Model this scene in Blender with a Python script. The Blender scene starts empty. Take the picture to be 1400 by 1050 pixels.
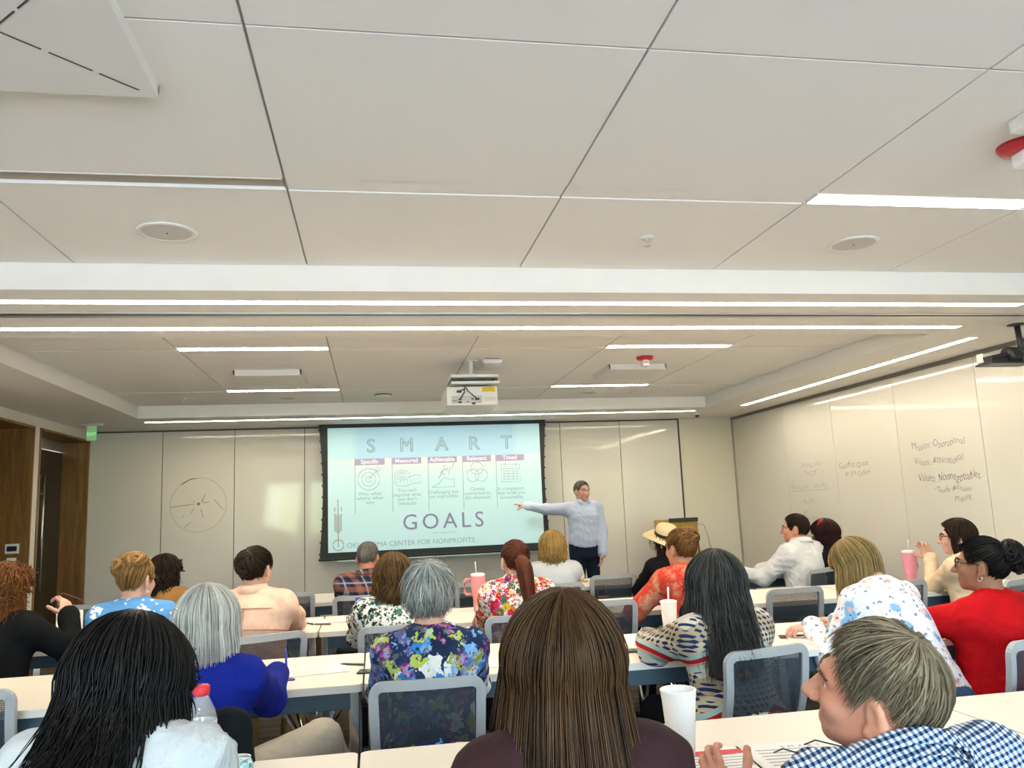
import bpy, bmesh, math, random
import numpy as np
from mathutils import Vector, Matrix
random.seed(7); RNG = np.random.default_rng(11)
sc = bpy.context.scene
COL = sc.collection
PI = math.pi
# ---------------------------------------------------------------- camera
CAM_H = 1.42
def _cam():
    yaw, pitch, roll = [math.radians(a) for a in (10.034, 8.815, -2.390)]
    cy, sy, cp, sp = math.cos(yaw), math.sin(yaw), math.cos(pitch), math.sin(pitch)
    f = Vector((sy*cp, cy*cp, sp)); r = Vector((cy, -sy, 0)); u = r.cross(f)
    cr, sr = math.cos(roll), math.sin(roll)
    r, u = cr*r + sr*u, -sr*r + cr*u
    cd = bpy.data.cameras.new('camera'); co = bpy.data.objects.new('camera', cd); COL.objects.link(co)
    m = Matrix((r, u, -f)).transposed().to_4x4(); m.translation = Vector((0, 0, CAM_H))
    co.matrix_world = m
    cd.sensor_fit = 'HORIZONTAL'; cd.sensor_width = 36.0; cd.lens = 1099.3/1400*36.0
    cd.clip_start = 0.05; cd.clip_end = 200
    sc.camera = co
_cam()
# ---------------------------------------------------------------- light and exposure
sc.view_settings.view_transform = 'Standard'; sc.view_settings.look = 'None'
sc.view_settings.gamma = 1.0; sc.view_settings.use_curve_mapping = False
sc.view_settings.exposure = 0.84
SKY_STRENGTH = 17.0          # daylight coming through the back windows
STRIP = 22.0                # linear ceiling lights
PROJ_W = 58.0              # projector lamp
def _world():
    w = bpy.data.worlds.new('world'); sc.world = w; w.use_nodes = True
    nt = w.node_tree; nt.nodes.clear()
    out = nt.nodes.new('ShaderNodeOutputWorld'); bg = nt.nodes.new('ShaderNodeBackground')
    tc = nt.nodes.new('ShaderNodeTexCoord'); sp = nt.nodes.new('ShaderNodeSeparateXYZ')
    nz = nt.nodes.new('ShaderNodeTexNoise'); nz.inputs['Scale'].default_value = 9.0; nz.inputs['Detail'].default_value = 5.0
    mr = nt.nodes.new('ShaderNodeMapRange'); mr.inputs[1].default_value = 0.10; mr.inputs[2].default_value = 0.30
    ad = nt.nodes.new('ShaderNodeMath'); ad.operation = 'MULTIPLY_ADD'; ad.inputs[1].default_value = 0.22
    mx = nt.nodes.new('ShaderNodeMix'); mx.data_type = 'RGBA'
    mx.inputs['A'].default_value = (0.26, 0.33, 0.19, 1); mx.inputs['B'].default_value = (0.58, 0.81, 1.0, 1)
    L = nt.links.new
    L(tc.outputs['Generated'], sp.inputs[0]); L(tc.outputs['Generated'], nz.inputs['Vector'])
    L(nz.outputs['Fac'], ad.inputs[0]); L(sp.outputs['Z'], ad.inputs[2]); L(ad.outputs[0], mr.inputs[0])
    gr = nt.nodes.new('ShaderNodeMapRange'); gr.inputs[1].default_value = -0.10; gr.inputs[2].default_value = -0.04
    m2 = nt.nodes.new('ShaderNodeMix'); m2.data_type = 'RGBA'; m2.inputs['A'].default_value = (0.46, 0.51, 0.58, 1)   # pale paving below, trees, sky above
    L(sp.outputs['Z'], gr.inputs[0]); L(gr.outputs[0], m2.inputs['Factor']); L(mx.outputs['Result'], m2.inputs['B'])
    L(mr.outputs[0], mx.inputs['Factor']); L(m2.outputs['Result'], bg.inputs['Color'])
    bg.inputs['Strength'].default_value = SKY_STRENGTH
    L(bg.outputs[0], out.inputs[0])
_world()
# ---------------------------------------------------------------- materials
MATS = {}
class NT:
    """tiny node-graph helper"""
    def __init__(s, name):
        s.m = bpy.data.materials.new(name); s.m.use_nodes = True
        s.t = s.m.node_tree; s.b = s.t.nodes['Principled BSDF']; s.out = s.t.nodes['Material Output']
    def n(s, typ, _p=None, **kw):
        nd = s.t.nodes.new('ShaderNode' + typ)
        for k, v in (_p or {}).items(): setattr(nd, k, v)
        for k, v in kw.items():
            key = int(k[1:]) if k[0] == 'i' and k[1:].isdigit() else k.replace('_', ' ')
            s.set(nd.inputs[key], v)
        return nd
    def set(s, sock, v):
        if isinstance(v, bpy.types.NodeSocket): s.t.links.new(v, sock)
        elif isinstance(v, (tuple, list)) and len(v) == 3 and sock.type == 'RGBA': sock.default_value = (*v, 1)
        else: sock.default_value = v
    def math(s, op, a, b=0.0, c=0.0, clamp=False):
        return s.n('Math', dict(operation=op, use_clamp=clamp), i0=a, i1=b, i2=c).outputs[0]
    def mix(s, f, a, b):
        nd = s.t.nodes.new('ShaderNodeMix'); nd.data_type = 'RGBA'
        s.set(nd.inputs[0], f); s.set(nd.inputs[6], a); s.set(nd.inputs[7], b); return nd.outputs[2]
    def step(s, v, lo, hi):
        return s.n('MapRange', None, Value=v, From_Min=lo, From_Max=hi).outputs[0]
    def noise(s, scale, vec=None, detail=3.0, rough=0.5, dist=0.0):
        nd = s.n('TexNoise', None, Scale=scale, Detail=detail, Roughness=rough, Distortion=dist)
        if vec is not None: s.set(nd.inputs['Vector'], vec)
        return nd
    def vor(s, scale, vec=None, feature='F1', rnd=1.0):
        nd = s.n('TexVoronoi', dict(feature=feature), Scale=scale, Randomness=rnd)
        if vec is not None: s.set(nd.inputs['Vector'], vec)
        return nd
    def obj(s): return s.n('TexCoord').outputs['Object']
    def sep(s, v): return s.n('SeparateXYZ', None, i0=v).outputs
    def warp(s, v, scale, amt):
        nz = s.noise(scale, v, 2.0)
        d = s.n('VectorMath', dict(operation='MULTIPLY_ADD'), i0=nz.outputs['Color'], i1=(amt,)*3, i2=v)
        return d.outputs[0]
    def ramp(s, f, stops, interp='LINEAR'):
        nd = s.t.nodes.new('ShaderNodeValToRGB'); cr = nd.color_ramp; cr.interpolation = interp
        while len(cr.elements) < len(stops): cr.elements.new(0.5)
        for e, (p, c) in zip(cr.elements, stops): e.position = p; e.color = (*c, 1)
        s.set(nd.inputs[0], f); return nd.outputs[0]
    def bump(s, h, strength=0.3, dist=0.01):
        s.set(s.b.inputs['Normal'], s.n('Bump', None, Strength=strength, Distance=dist, Height=h).outputs[0])
    def fin(s, col=None, rough=0.6, metal=0.0, spec=0.5, **kw):
        if col is not None: s.set(s.b.inputs['Base Color'], col)
        s.set(s.b.inputs['Roughness'], rough); s.set(s.b.inputs['Metallic'], metal)
        s.set(s.b.inputs['Specular IOR Level'], spec)
        for k, v in kw.items(): s.set(s.b.inputs[k.replace('_', ' ')], v)
        return s.m
def mat(name, col, rough=0.6, metal=0.0, spec=0.5, grain=None, gs=60.0, bump=0.0, **kw):
    if name in MATS: return MATS[name]
    t = NT(name); c = col
    if grain:
        nz = t.noise(gs, t.obj(), 4.0)
        c = t.mix(t.step(nz.outputs['Fac'], 0.3, 0.7), tuple(x*(1-grain) for x in col), tuple(min(1, x*(1+grain)) for x in col))
        if bump: t.bump(nz.outputs['Fac'], bump, 0.004)
    MATS[name] = t.fin(c, rough, metal, spec, **kw); return MATS[name]
def emit(name, col, strength):
    if name in MATS: return MATS[name]
    t = NT(name); MATS[name] = t.fin((0.8, 0.8, 0.8), 0.5, Emission_Color=col, Emission_Strength=strength); return MATS[name]
# ---------------------------------------------------------------- object helpers
def tag(o, label=None, cat=None, group=None, kind=None):
    if label: o['label'] = label
    if cat: o['category'] = cat
    if group: o['group'] = group
    if kind: o['kind'] = kind
    return o
def empty(name, loc=(0, 0, 0), rz=0.0):
    o = bpy.data.objects.new(name, None); COL.objects.link(o); o.location = loc; o.rotation_euler = (0, 0, rz)
    o.empty_display_size = 0.1; return o
def link(name, me, m=None, parent=None, loc=None, rot=None, smooth=False):
    o = bpy.data.objects.new(name, me); COL.objects.link(o)
    if m is not None:
        for q in (m if isinstance(m, (list, tuple)) else [m]): me.materials.append(q)
    if parent: o.parent = parent
    if loc is not None: o.location = loc
    if rot is not None: o.rotation_euler = rot
    if smooth: me.shade_smooth()
    return o
def copy_tree(o, parent=None):
    c = o.copy(); COL.objects.link(c); c.parent = parent
    for ch in list(o.children): copy_tree(ch, c)
    return c
class MB:
    """collects geometry, built as ONE mesh"""
    def __init__(s): s.v = []; s.f = []; s.mi = []; s.cur = 0
    def add(s, vs, fs):
        b = len(s.v); s.v += [tuple(map(float, p)) for p in vs]
        for q in fs: s.f.append(tuple(b+int(i) for i in q)); s.mi.append(s.cur)
        return s
    def box(s, lo, hi, bev=0.0):
        x0, y0, z0 = lo; x1, y1, z1 = hi
        if bev <= 0:
            vs = [(x, y, z) for z in (z0, z1) for y in (y0, y1) for x in (x0, x1)]
            return s.add(vs, [(0, 2, 3, 1), (4, 5, 7, 6), (0, 1, 5, 4), (2, 6, 7, 3), (0, 4, 6, 2), (1, 3, 7, 5)])
        bm = bmesh.new(); bmesh.ops.create_cube(bm, size=1.0)
        bmesh.ops.scale(bm, vec=(x1-x0, y1-y0, z1-z0), verts=bm.verts)
        bmesh.ops.translate(bm, vec=((x0+x1)/2, (y0+y1)/2, (z0+z1)/2), verts=bm.verts)
        bmesh.ops.bevel(bm, geom=bm.edges[:], offset=bev, segments=2, affect='EDGES', profile=0.6)
        bm.verts.index_update()
        s.add([v.co for v in bm.verts], [[v.index for v in f.verts] for f in bm.faces]); bm.free(); return s
    def obox(s, c, ax, ay, az):
        c, ax, ay, az = map(np.asarray, (c, ax, ay, az))
        vs = [c+i*ax+j*ay+k*az for k in (-1, 1) for j in (-1, 1) for i in (-1, 1)]
        return s.add(vs, [(0, 2, 3, 1), (4, 5, 7, 6), (0, 1, 5, 4), (2, 6, 7, 3), (0, 4, 6, 2), (1, 3, 7, 5)])
    def lathe(s, prof, c=(0, 0, 0), n=20, cap=True, axis='z'):
        vs = []; fs = []
        for r, h in prof:
            for k in range(n):
                a = 2*PI*k/n; p = (r*math.cos(a), r*math.sin(a), h)
                if axis == 'y': p = (p[0], p[2], -p[1])
                elif axis == 'x': p = (p[2], p[0], p[1])
                vs.append((c[0]+p[0], c[1]+p[1], c[2]+p[2]))
        for i in range(len(prof)-1):
            for k in range(n):
                a, b = i*n+k, i*n+(k+1) % n; fs.append((a, b, b+n, a+n))
        if cap:
            fs.append(tuple(reversed(range(n)))); fs.append(tuple((len(prof)-1)*n+k for k in range(n)))
        return s.add(vs, fs)
    def tube(s, pts, r=0.01, n=8, closed=False, rect=None):
        P = np.array(pts, float); m = len(P)
        R = np.full(m, r) if np.isscalar(r) else np.array(r, float)
        if closed: T = np.roll(P, -1, 0)-np.roll(P, 1, 0)
        else: T = np.gradient(P, axis=0)
        T /= np.linalg.norm(T, axis=1)[:, None]+1e-12
        ref = np.array([0, 0, 1.0]) if abs(T[:, 2]).mean() < 0.8 else np.array([1.0, 0, 0])
        if rect is not None: ref = np.array(rect[2], float)
        vs = []
        for i in range(m):
            a = np.cross(T[i], ref); a /= np.linalg.norm(a)+1e-12; b = np.cross(a, T[i])
            if rect is not None:
                w, h = rect[0]/2, rect[1]/2
                for u, v in ((-w, -h), (w, -h), (w, h), (-w, h)): vs.append(P[i]+a*u+b*v)
            else:
                for k in range(n):
                    t = 2*PI*k/n; vs.append(P[i]+R[i]*(a*math.cos(t)+b*math.sin(t)))
        k_ = 4 if rect is not None else n; fs = []
        for i in range(m if closed else m-1):
            j = (i+1) % m
            for k in range(k_): fs.append((i*k_+k, i*k_+(k+1) % k_, j*k_+(k+1) % k_, j*k_+k))
        if not closed:
            fs.append(tuple(reversed(range(k_)))); fs.append(tuple((m-1)*k_+k for k in range(k_)))
        return s.add(vs, fs)
    def prism(s, poly, z0, z1, plane='xy', at=None):
        """poly in 2-D, extruded between z0 and z1 along the third axis"""
        n = len(poly)
        def P(u, v, w): return {'xy': (u, v, w), 'xz': (u, w, v), 'yz': (w, u, v)}[plane]
        vs = [P(u, v, z0) for u, v in poly]+[P(u, v, z1) for u, v in poly]
        fs = [tuple(reversed(range(n))), tuple(range(n, 2*n))]+[(i, (i+1) % n, n+(i+1) % n, n+i) for i in range(n)]
        return s.add(vs, fs)
    def ball(s, c, r, n=12, m=8):
        r = (r, r, r) if np.isscalar(r) else r
        vs = [(c[0], c[1], c[2]-r[2])]; fs = []
        for i in range(1, m):
            e = -PI/2+PI*i/m
            for k in range(n):
                a = 2*PI*k/n; vs.append((c[0]+r[0]*math.cos(e)*math.cos(a), c[1]+r[1]*math.cos(e)*math.sin(a), c[2]+r[2]*math.sin(e)))
        vs.append((c[0], c[1], c[2]+r[2])); last = len(vs)-1
        for k in range(n): fs.append((0, 1+(k+1) % n, 1+k))
        for i in range(m-2):
            for k in range(n):
                a = 1+i*n+k; b = 1+i*n+(k+1) % n; fs.append((a, b, b+n, a+n))
        for k in range(n): fs.append((1+(m-2)*n+k, 1+(m-2)*n+(k+1) % n, last))
        return s.add(vs, fs)
    def mesh(s, name):
        me = bpy.data.meshes.new(name); me.from_pydata(s.v, [], s.f)
        if any(s.mi): me.polygons.foreach_set('material_index', s.mi)
        me.update(); return me
    def build(s, name, m=None, parent=None, loc=None, rot=None, smooth=False):
        return link(name, s.mesh(name), m, parent, loc, rot, smooth)
def smooth_angle(o, deg=35):
    me = o.data; me.shade_smooth()
    try: me.set_sharp_from_angle(angle=math.radians(deg))
    except Exception: pass
    return o
def rrect(w, h, r, n=5):
    pts = []
    for cx, cy, a0 in ((w/2-r, h/2-r, 0), (-w/2+r, h/2-r, 90), (-w/2+r, -h/2+r, 180), (w/2-r, -h/2+r, 270)):
        for k in range(n+1):
            a = math.radians(a0+90*k/n); pts.append((cx+r*math.cos(a), cy+r*math.sin(a)))
    return pts
def text_mesh(body, size, align='LEFT', shear=0.0, spacing=1.0, outline=0.0, bold=0.0, extrude=0.0, line=1.0):
    cu = bpy.data.curves.new('txt', 'FONT'); cu.body = body; cu.size = size; cu.align_x = align; cu.shear = shear
    cu.space_character = spacing; cu.space_line = line; cu.offset = bold; cu.resolution_u = 3
    if outline > 0: cu.fill_mode = 'NONE'; cu.bevel_depth = outline; cu.bevel_resolution = 0
    o = bpy.data.objects.new('txt', cu); COL.objects.link(o)
    dg = bpy.context.evaluated_depsgraph_get(); dg.update()
    me = bpy.data.meshes.new_from_object(o.evaluated_get(dg)); me.materials.clear()
    bpy.data.objects.remove(o); bpy.data.curves.remove(cu); return me
# text frames: 'front' stands on a wall facing -Y, 'right' on a wall facing -X
ROT_FRONT = (PI/2, 0, 0); ROT_RIGHT = (PI/2, 0, -PI/2); ROT_TABLE = (0, 0, 0)
# ---------------------------------------------------------------- the room
XL, XR, YF, YB = -3.35, 4.93, 10.40, -2.60
ZS, ZC = 2.54, 2.673                       # soffit and tray ceiling
TX0, TX1 = -2.47, 3.98
GX = [TX0, -1.40, -0.31, 0.777, 1.855, 2.92, TX1]
def m_carpet():
    t = NT('carpet'); o = t.obj()
    s = t.sep(o)
    st = t.noise(2.2, t.n('CombineXYZ', None, i0=t.math('MULTIPLY', s[0], 0.35), i1=t.math('MULTIPLY', s[1], 9.0), i2=0.0).outputs[0], 4.0)
    fine = t.noise(260, o, 2.0)
    c = t.ramp(st.outputs['Fac'], [(0.3, (0.075, 0.062, 0.048)), (0.5, (0.135, 0.115, 0.09)), (0.7, (0.20, 0.172, 0.135))])
    c = t.mix(t.step(fine.outputs['Fac'], 0.35, 0.75), c, (0.05, 0.042, 0.034))
    t.bump(fine.outputs['Fac'], 0.5, 0.004); return t.fin(c, 0.95, spec=0.1)
def m_wood():
    t = NT('walnut_veneer'); o = t.obj(); s = t.sep(o)
    v = t.n('CombineXYZ', None, i0=t.math('MULTIPLY', s[0], 7.0), i1=t.math('MULTIPLY', s[1], 7.0), i2=t.math('MULTIPLY', s[2], 0.55)).outputs[0]
    w = t.noise(3.0, t.warp(v, 1.3, 0.5), 6.0, 0.6, 0.6); g = t.noise(30, v, 3.0)
    c = t.ramp(w.outputs['Fac'], [(0.25, (0.11, 0.052, 0.015)), (0.5, (0.21, 0.105, 0.032)), (0.75, (0.30, 0.16, 0.055))])
    c = t.mix(t.math('MULTIPLY', t.step(g.outputs['Fac'], 0.5, 0.8), 0.35), c, (0.05, 0.02, 0.006))
    t.bump(g.outputs['Fac'], 0.08, 0.002); return t.fin(c, 0.38, spec=0.4)
def m_board():
    t = NT('glossy_whiteboard'); nz = t.noise(1.1, t.obj(), 3.0)
    c = t.mix(t.step(nz.outputs['Fac'], 0.3, 0.7), (0.62, 0.60, 0.55), (0.66, 0.64, 0.59))
    big = t.noise(2.3, t.obj(), 1.0)
    t.bump(big.outputs['Fac'], 0.10, 0.02)
    return t.fin(c, 0.065, spec=0.5)
M_CARPET, M_WOOD, M_BOARD = m_carpet(), m_wood(), m_board()
M_PAINT = mat('warm_white_paint', (0.72, 0.69, 0.62), 0.7, grain=0.015, gs=8)
M_CEIL = mat('ceiling_panel_white', (0.84, 0.83, 0.80), 0.85, grain=0.012, gs=160, bump=0.05)
M_SOFFIT = mat('soffit_white', (0.82, 0.80, 0.76), 0.8, grain=0.012, gs=10)
M_GAP = mat('ceiling_reveal_grey', (0.42, 0.405, 0.38), 0.8)  # one even grey for slab, grid rails and diffuser necks
M_DARK = mat('dark_rubber_seal', (0.05, 0.05, 0.05), 0.6)
M_ALU = mat('brushed_aluminium', (0.72, 0.72, 0.72), 0.32, 1.0)
M_CREAM = mat('cream_vinyl_wallcover', (0.68, 0.635, 0.53), 0.75, grain=0.02, gs=90)
def S(o): o['kind'] = 'structure'; return o
S(MB().box((XL-1.2, YB-0.2, -0.08), (XR+0.2, YF+0.2, 0.0)).build('floor', M_CARPET))
# -- ceiling: slab above, panels hung below it with open reveals, soffit ring, beam
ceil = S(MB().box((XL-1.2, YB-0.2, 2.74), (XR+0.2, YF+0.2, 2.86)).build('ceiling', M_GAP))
def panel(name, x0, x1, y0, y1, m=M_CEIL, z0=ZC, z1=ZC+0.03):
    g = 0.0045
    return MB().box((x0+g, y0+g, z0), (x1-g, y1-g, z1)).build(name, m, ceil)
ROWS_N = [(-2.45, -1.12), (-1.01, 0.90), (1.00, 1.975), (1.975, 2.945), (3.055, 4.02)]
ROWS_F = [(5.085, 6.04), (6.15, 8.085), (8.195, 9.12)]
CH_N, CH_F = [(-1.12, -1.01), (0.90, 1.00), (2.945, 3.055)], [(6.04, 6.15), (8.085, 8.195)]
for i in range(6):
    for (a, b) in ROWS_N+ROWS_F: panel('ceiling_panel', GX[i], GX[i+1], a, b)
    for (a, b) in CH_N+CH_F:
        if i in (1, 4): continue
        panel('filler_strip', GX[i], GX[i+1], a, b, z0=ZC+0.004)
for gx in GX[1:-1]:
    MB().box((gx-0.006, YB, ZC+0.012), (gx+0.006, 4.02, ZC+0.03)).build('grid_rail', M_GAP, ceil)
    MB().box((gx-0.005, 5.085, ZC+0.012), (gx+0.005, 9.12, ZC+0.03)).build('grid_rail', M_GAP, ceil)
def soffit(lo, hi): return MB().box(lo, hi).build('soffit', M_SOFFIT, ceil)
soffit((XL-1.2, YB, ZS), (TX0, YF, 2.75)); soffit((TX1, YB, ZS), (XR, YF, 2.75))
soffit((TX0, 4.02, ZS), (TX1, 5.085, 2.75)); soffit((TX0, 9.12, ZS), (TX1, YF, 2.75))
MB().box((TX0, YB, ZS), (TX1, YB+0.15, 2.75)).build('soffit', M_SOFFIT, ceil)
# folding-wall track in the beam
for y in (4.475, 4.54): MB().box((XL, y-0.012, ZS-0.006), (XR, y+0.012, ZS+0.01)).build('partition_track', M_ALU, ceil)
MB().box((XL, 4.488, ZS-0.002), (XR, 4.527, ZS+0.01)).build('track_slot', M_DARK, ceil)
# -- front wall of glossy writable panels
fw = S(MB().box((XL-1.2, YF, 0), (XR+0.2, YF+0.15, 2.75)).build('wall_front', M_PAINT))
FX = [XL+0.005, -2.515, -1.676, -0.837, 0.002, 0.82, 1.64, 2.452, 3.272, 4.10]
for i in range(len(FX)-1):
    MB().box((FX[i]+0.004, YF-0.03, 0.10), (FX[i+1]-0.004, YF, 2.522), 0.002).build('whiteboard_panel', M_BOARD, fw)
MB().box((XL, YF-0.026, 2.522), (4.10, YF, 2.54)).build('top_channel', M_DARK, fw)
for x in FX[1:-1]: MB().box((x-0.003, YF-0.022, 0.1), (x+0.003, YF-0.001, 2.52)).build('seam_seal', M_DARK, fw)
MB().box((4.10, YF-0.032, 0.10), (4.118, YF, 2.54)).build('edge_trim', M_DARK, fw)
MB().box((4.12, YF-0.012, 0.10), (XR, YF, 2.54)).build('wallcover_panel', M_CREAM, fw)
MB().box((-0.45, YF-0.085, 0.86), (2.30, YF-0.03, 0.885), 0.006).build('marker_tray', M_ALU, fw)
S(MB().box((XL, YF-0.045, 0), (XR, YF-0.0, 0.10)).build('baseboard_front', mat('dark_base', (0.09, 0.09, 0.095), 0.5)))
# -- right wall: folding partition of tall writable panels
rw = S(MB().box((XR, YB-0.2, 0), (XR+0.15, YF+0.2, 2.75)).build('wall_right', M_PAINT))
RY = [10.36, 9.0, 7.95, 6.865, 5.797, 4.73, 3.66, 2.59, 1.52, 0.45, -0.62, -1.69, -2.58]
for i in range(len(RY)-1):
    a = 0.0012*((i*37) % 7-3)
    MB().box((XR-0.035, RY[i+1]+0.003, 0.03), (XR, RY[i]-0.003, 2.505), 0.002).build('partition_panel', M_BOARD, rw).rotation_euler = (0, 0, 0)
for y in RY[1:-1]: MB().box((XR-0.030, y-0.003, 0.03), (XR-0.001, y+0.003, 2.505)).build('seam_seal', M_DARK, rw)
MB().box((XR-0.05, YB, 2.505), (XR, YF, 2.54)).build('top_track', mat('track_bronze', (0.16, 0.14, 0.12), 0.45), rw)
MB().box((XR-0.05, YF-0.045, 0), (XR, YF-0.012, 2.51)).build('jamb_post', mat('jamb_grey', (0.33, 0.31, 0.28), 0.5), rw)
for z in (1.02, 1.16): MB().lathe([(0.020, 0), (0.020, 0.006), (0.012, 0.008)], (0, 0, 0), 14).build('lock_cylinder', M_ALU, rw, (XR-0.035, 9.12, z), (0, -PI/2, 0))
# -- left wall with two wood-lined portals
lw = S(empty('wall_left', (XL, 0, 0))); lw['kind'] = 'structure'
def lwbox(name, y0, y1, z0, z1, m=M_PAINT, x0=-0.16, x1=0.0): return MB().box((x0, y0, z0), (x1, y1, z1)).build(name, m, lw)
P1 = (6.9, 8.76); P2 = (8.90, 10.36); PZ = 2.44
lwbox('wall_section', YB-0.2, P1[0], 0, 2.54); lwbox('wall_section', P1[1], P2[0], 0, 2.54); lwbox('wall_section', P2[1], YF, 0, 2.54)
lwbox('wall_section', P1[0], P1[1], PZ, 2.54); lwbox('wall_section', P2[0], P2[1], PZ, 2.54)
def portal(n, y0, y1, depth):
    d = S(empty('door_%d' % n, (XL, y0, 0)))
    w = y1-y0; e = 0.012
    for a, b in ((0, e+0.012), (w-e-0.012, w)): MB().box((-depth, a, 0), (0.012, b, PZ-0.0), 0.002).build('jamb', M_WOOD, d)
    MB().box((-depth, 0, PZ-0.024), (0.012, w, PZ), 0.002).build('head_jamb', M_WOOD, d)
    return d, w
d2, w2 = portal(2, P2[0], P2[1], 0.30)
M_GLASSD = mat('dark_tinted_glass', (0.025, 0.018, 0.010), 0.06, spec=0.6)
xg = -0.285
MB().box((xg-0.012, 0.024, 2.30), (xg+0.02, w2-0.024, PZ-0.024), 0.003).build('transom_rail', M_ALU, d2)
for k, (a, b) in enumerate(((0.03, w2/2-0.004), (w2/2+0.004, w2-0.03))):
    p = MB().box((xg-0.008, a, 0.01), (xg+0.006, b, 2.29)).build('door_leaf', M_GLASSD, d2)
    hy = b-0.07 if k == 0 else a+0.07
    MB().tube([(xg+0.05, hy, 0.75), (xg+0.05, hy, 2.0)], 0.013, 10).tube([(xg, hy, 0.95), (xg+0.05, hy, 0.95)], 0.008).tube([(xg, hy, 1.8), (xg+0.05, hy, 1.8)], 0.008).build('pull_handle', M_ALU, p, smooth=True)
MB().box((xg+0.006, 0.05, 2.16), (xg+0.05, 0.42, 2.28), 0.004).build('door_closer', M_ALU, d2)
MB().box((xg-0.6, -0.02, 0), (xg-0.58, w2+0.02, PZ)).build('corridor_lining', mat('corridor_wall', (0.30, 0.24, 0.15), 0.7), d2)
d1, w1 = portal(1, P1[0], P1[1], 0.62)
MB().box((-0.62, 0.02, 0), (-0.585, w1-0.02, PZ-0.02)).build('back_panel', M_WOOD, d1)
# thermostat and switch stand on the wood jamb of the first portal
def wall_device(name, label, x, z, w, h, screen):
    o = empty(name, (x, P1[1]-0.0245, z)); tag(o, label, 'thermostat' if screen else 'switch')
    b = MB().box((-w/2, -0.016, -h/2), (w/2, 0, h/2), 0.004).build('housing', mat('device_white', (0.82, 0.82, 0.80), 0.4), o)
    if screen: MB().box((-w*0.36, -0.0185, -h*0.26), (w*0.36, -0.0155, h*0.26)).build('display', mat('device_screen', (0.02, 0.035, 0.06), 0.15), b)
    else: MB().box((-w*0.2, -0.020, -h*0.28), (w*0.2, -0.0155, h*0.28), 0.002).build('rocker', mat('device_white2', (0.75, 0.75, 0.73), 0.4), b)
wall_device('thermostat', 'white wall thermostat with dark display on the wooden portal', XL-0.135, 1.235, 0.125, 0.095, True)
wall_device('light_switch', 'small white light switch below the thermostat', XL-0.135, 1.105, 0.085, 0.085, False)
# -- back wall with daylight windows (behind the camera)
bw = S(empty('wall_back', (0, YB, 0)))
def bbox(x0, x1, z0, z1): return MB().box((x0, -0.2, z0), (x1, 0, z1)).build('wall_section', M_PAINT, bw)
WIN = [(-3.0, -1.95), (-1.75, -0.70), (-0.50, 0.55), (0.75, 1.80), (2.0, 3.05), (3.25, 4.30)]; WZ0, WZ1 = 0.85, 2.40
bbox(XL-1.2, XR+0.2, 0, WZ0); bbox(XL-1.2, XR+0.2, WZ1, 2.75)
xs = [XL-1.2]+[v for w in WIN for v in w]+[XR+0.2]
for i in range(0, len(xs), 2): bbox(xs[i], xs[i+1], WZ0, WZ1)
M_FRAME = mat('window_frame_dark', (0.10, 0.09, 0.08), 0.4)
tg = NT('window_glass'); MATS['window_glass'] = tg.m
_tr = tg.n('BsdfTransparent'); _gl = tg.n('BsdfGlossy', None, Roughness=0.02)
_mx = tg.n('MixShader', None, Fac=0.06); tg.t.links.new(_tr.outputs[0], _mx.inputs[1]); tg.t.links.new(_gl.outputs[0], _mx.inputs[2]); tg.t.links.new(_mx.outputs[0], tg.out.inputs[0])
for i, (a, b) in enumerate(WIN):
    w = S(empty('window_%d' % (i+1), (a, YB-0.10, WZ0)))
    ww, hh = b-a, WZ1-WZ0; e = 0.045
    for nm, lo, hi in (('window_frame', (0, -0.03, 0), (e, 0.03, hh)), ('window_frame', (ww-e, -0.03, 0), (ww, 0.03, hh)), ('window_frame', (e, -0.03, 0), (ww-e, 0.03, e)), ('window_frame', (e, -0.03, hh-e), (ww-e, 0.03, hh)), ('mullion', (ww/2-0.02, -0.025, e), (ww/2+0.02, 0.025, hh-e))):
        MB().box(lo, hi).build(nm, M_FRAME, w)
    MB().box((e, -0.004, e), (ww-e, 0.004, hh-e)).build('pane', tg.m, w)
    ld = bpy.data.lights.new('daylight_portal', 'AREA'); ld.shape = 'RECTANGLE'; ld.size = ww; ld.size_y = hh; ld.cycles.is_portal = True
    lo = bpy.data.objects.new('daylight_portal', ld); COL.objects.link(lo); lo.location = ((a+b)/2, YB-0.22, (WZ0+WZ1)/2); lo.rotation_euler = (PI/2, 0, 0)
# ---------------------------------------------------------------- lights in the ceiling
E_WARM = emit('linear_lamp_diffuser', (1.0, 0.87, 0.66), STRIP)
E_COOL = emit('recessed_lamp_diffuser', (1.0, 0.90, 0.76), STRIP)
M_HOUS = mat('lamp_housing_white', (0.8, 0.8, 0.78), 0.5)
def lamp(label, group, lo, hi, z, m, drop=0.0):
    cx, cy = (lo[0]+hi[0])/2, (lo[1]+hi[1])/2
    o = empty('linear_light', (cx, cy, z)); tag(o, label, 'ceiling light', group)
    hx, hy = (hi[0]-lo[0])/2, (hi[1]-lo[1])/2; e = 0.006
    MB().box((-hx, -hy, -drop+0.001), (hx, hy, 0.02)).build('diffuser', m, o)
    h = MB()
    for a, b in (((-hx-e, -hy-e), (hx+e, -hy)), ((-hx-e, hy), (hx+e, hy+e)), ((-hx-e, -hy), (-hx, hy)), ((hx, -hy), (hx+e, hy))):
        h.box((a[0], a[1], -drop-0.0015), (b[0], b[1], 0.02))
    h.build('trim_ring', M_HOUS, o); return o
G1 = 'long linear lights in the lowered soffit'
lamp('long linear light in the soffit nearest the camera, before the partition track', G1, (-2.4, 4.205), (3.97, 4.275), ZS, E_WARM, 0.002)
lamp('long linear light in the soffit just beyond the partition track', G1, (-2.6, 4.81), (4.02, 4.88), ZS, E_WARM, 0.002)
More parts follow.
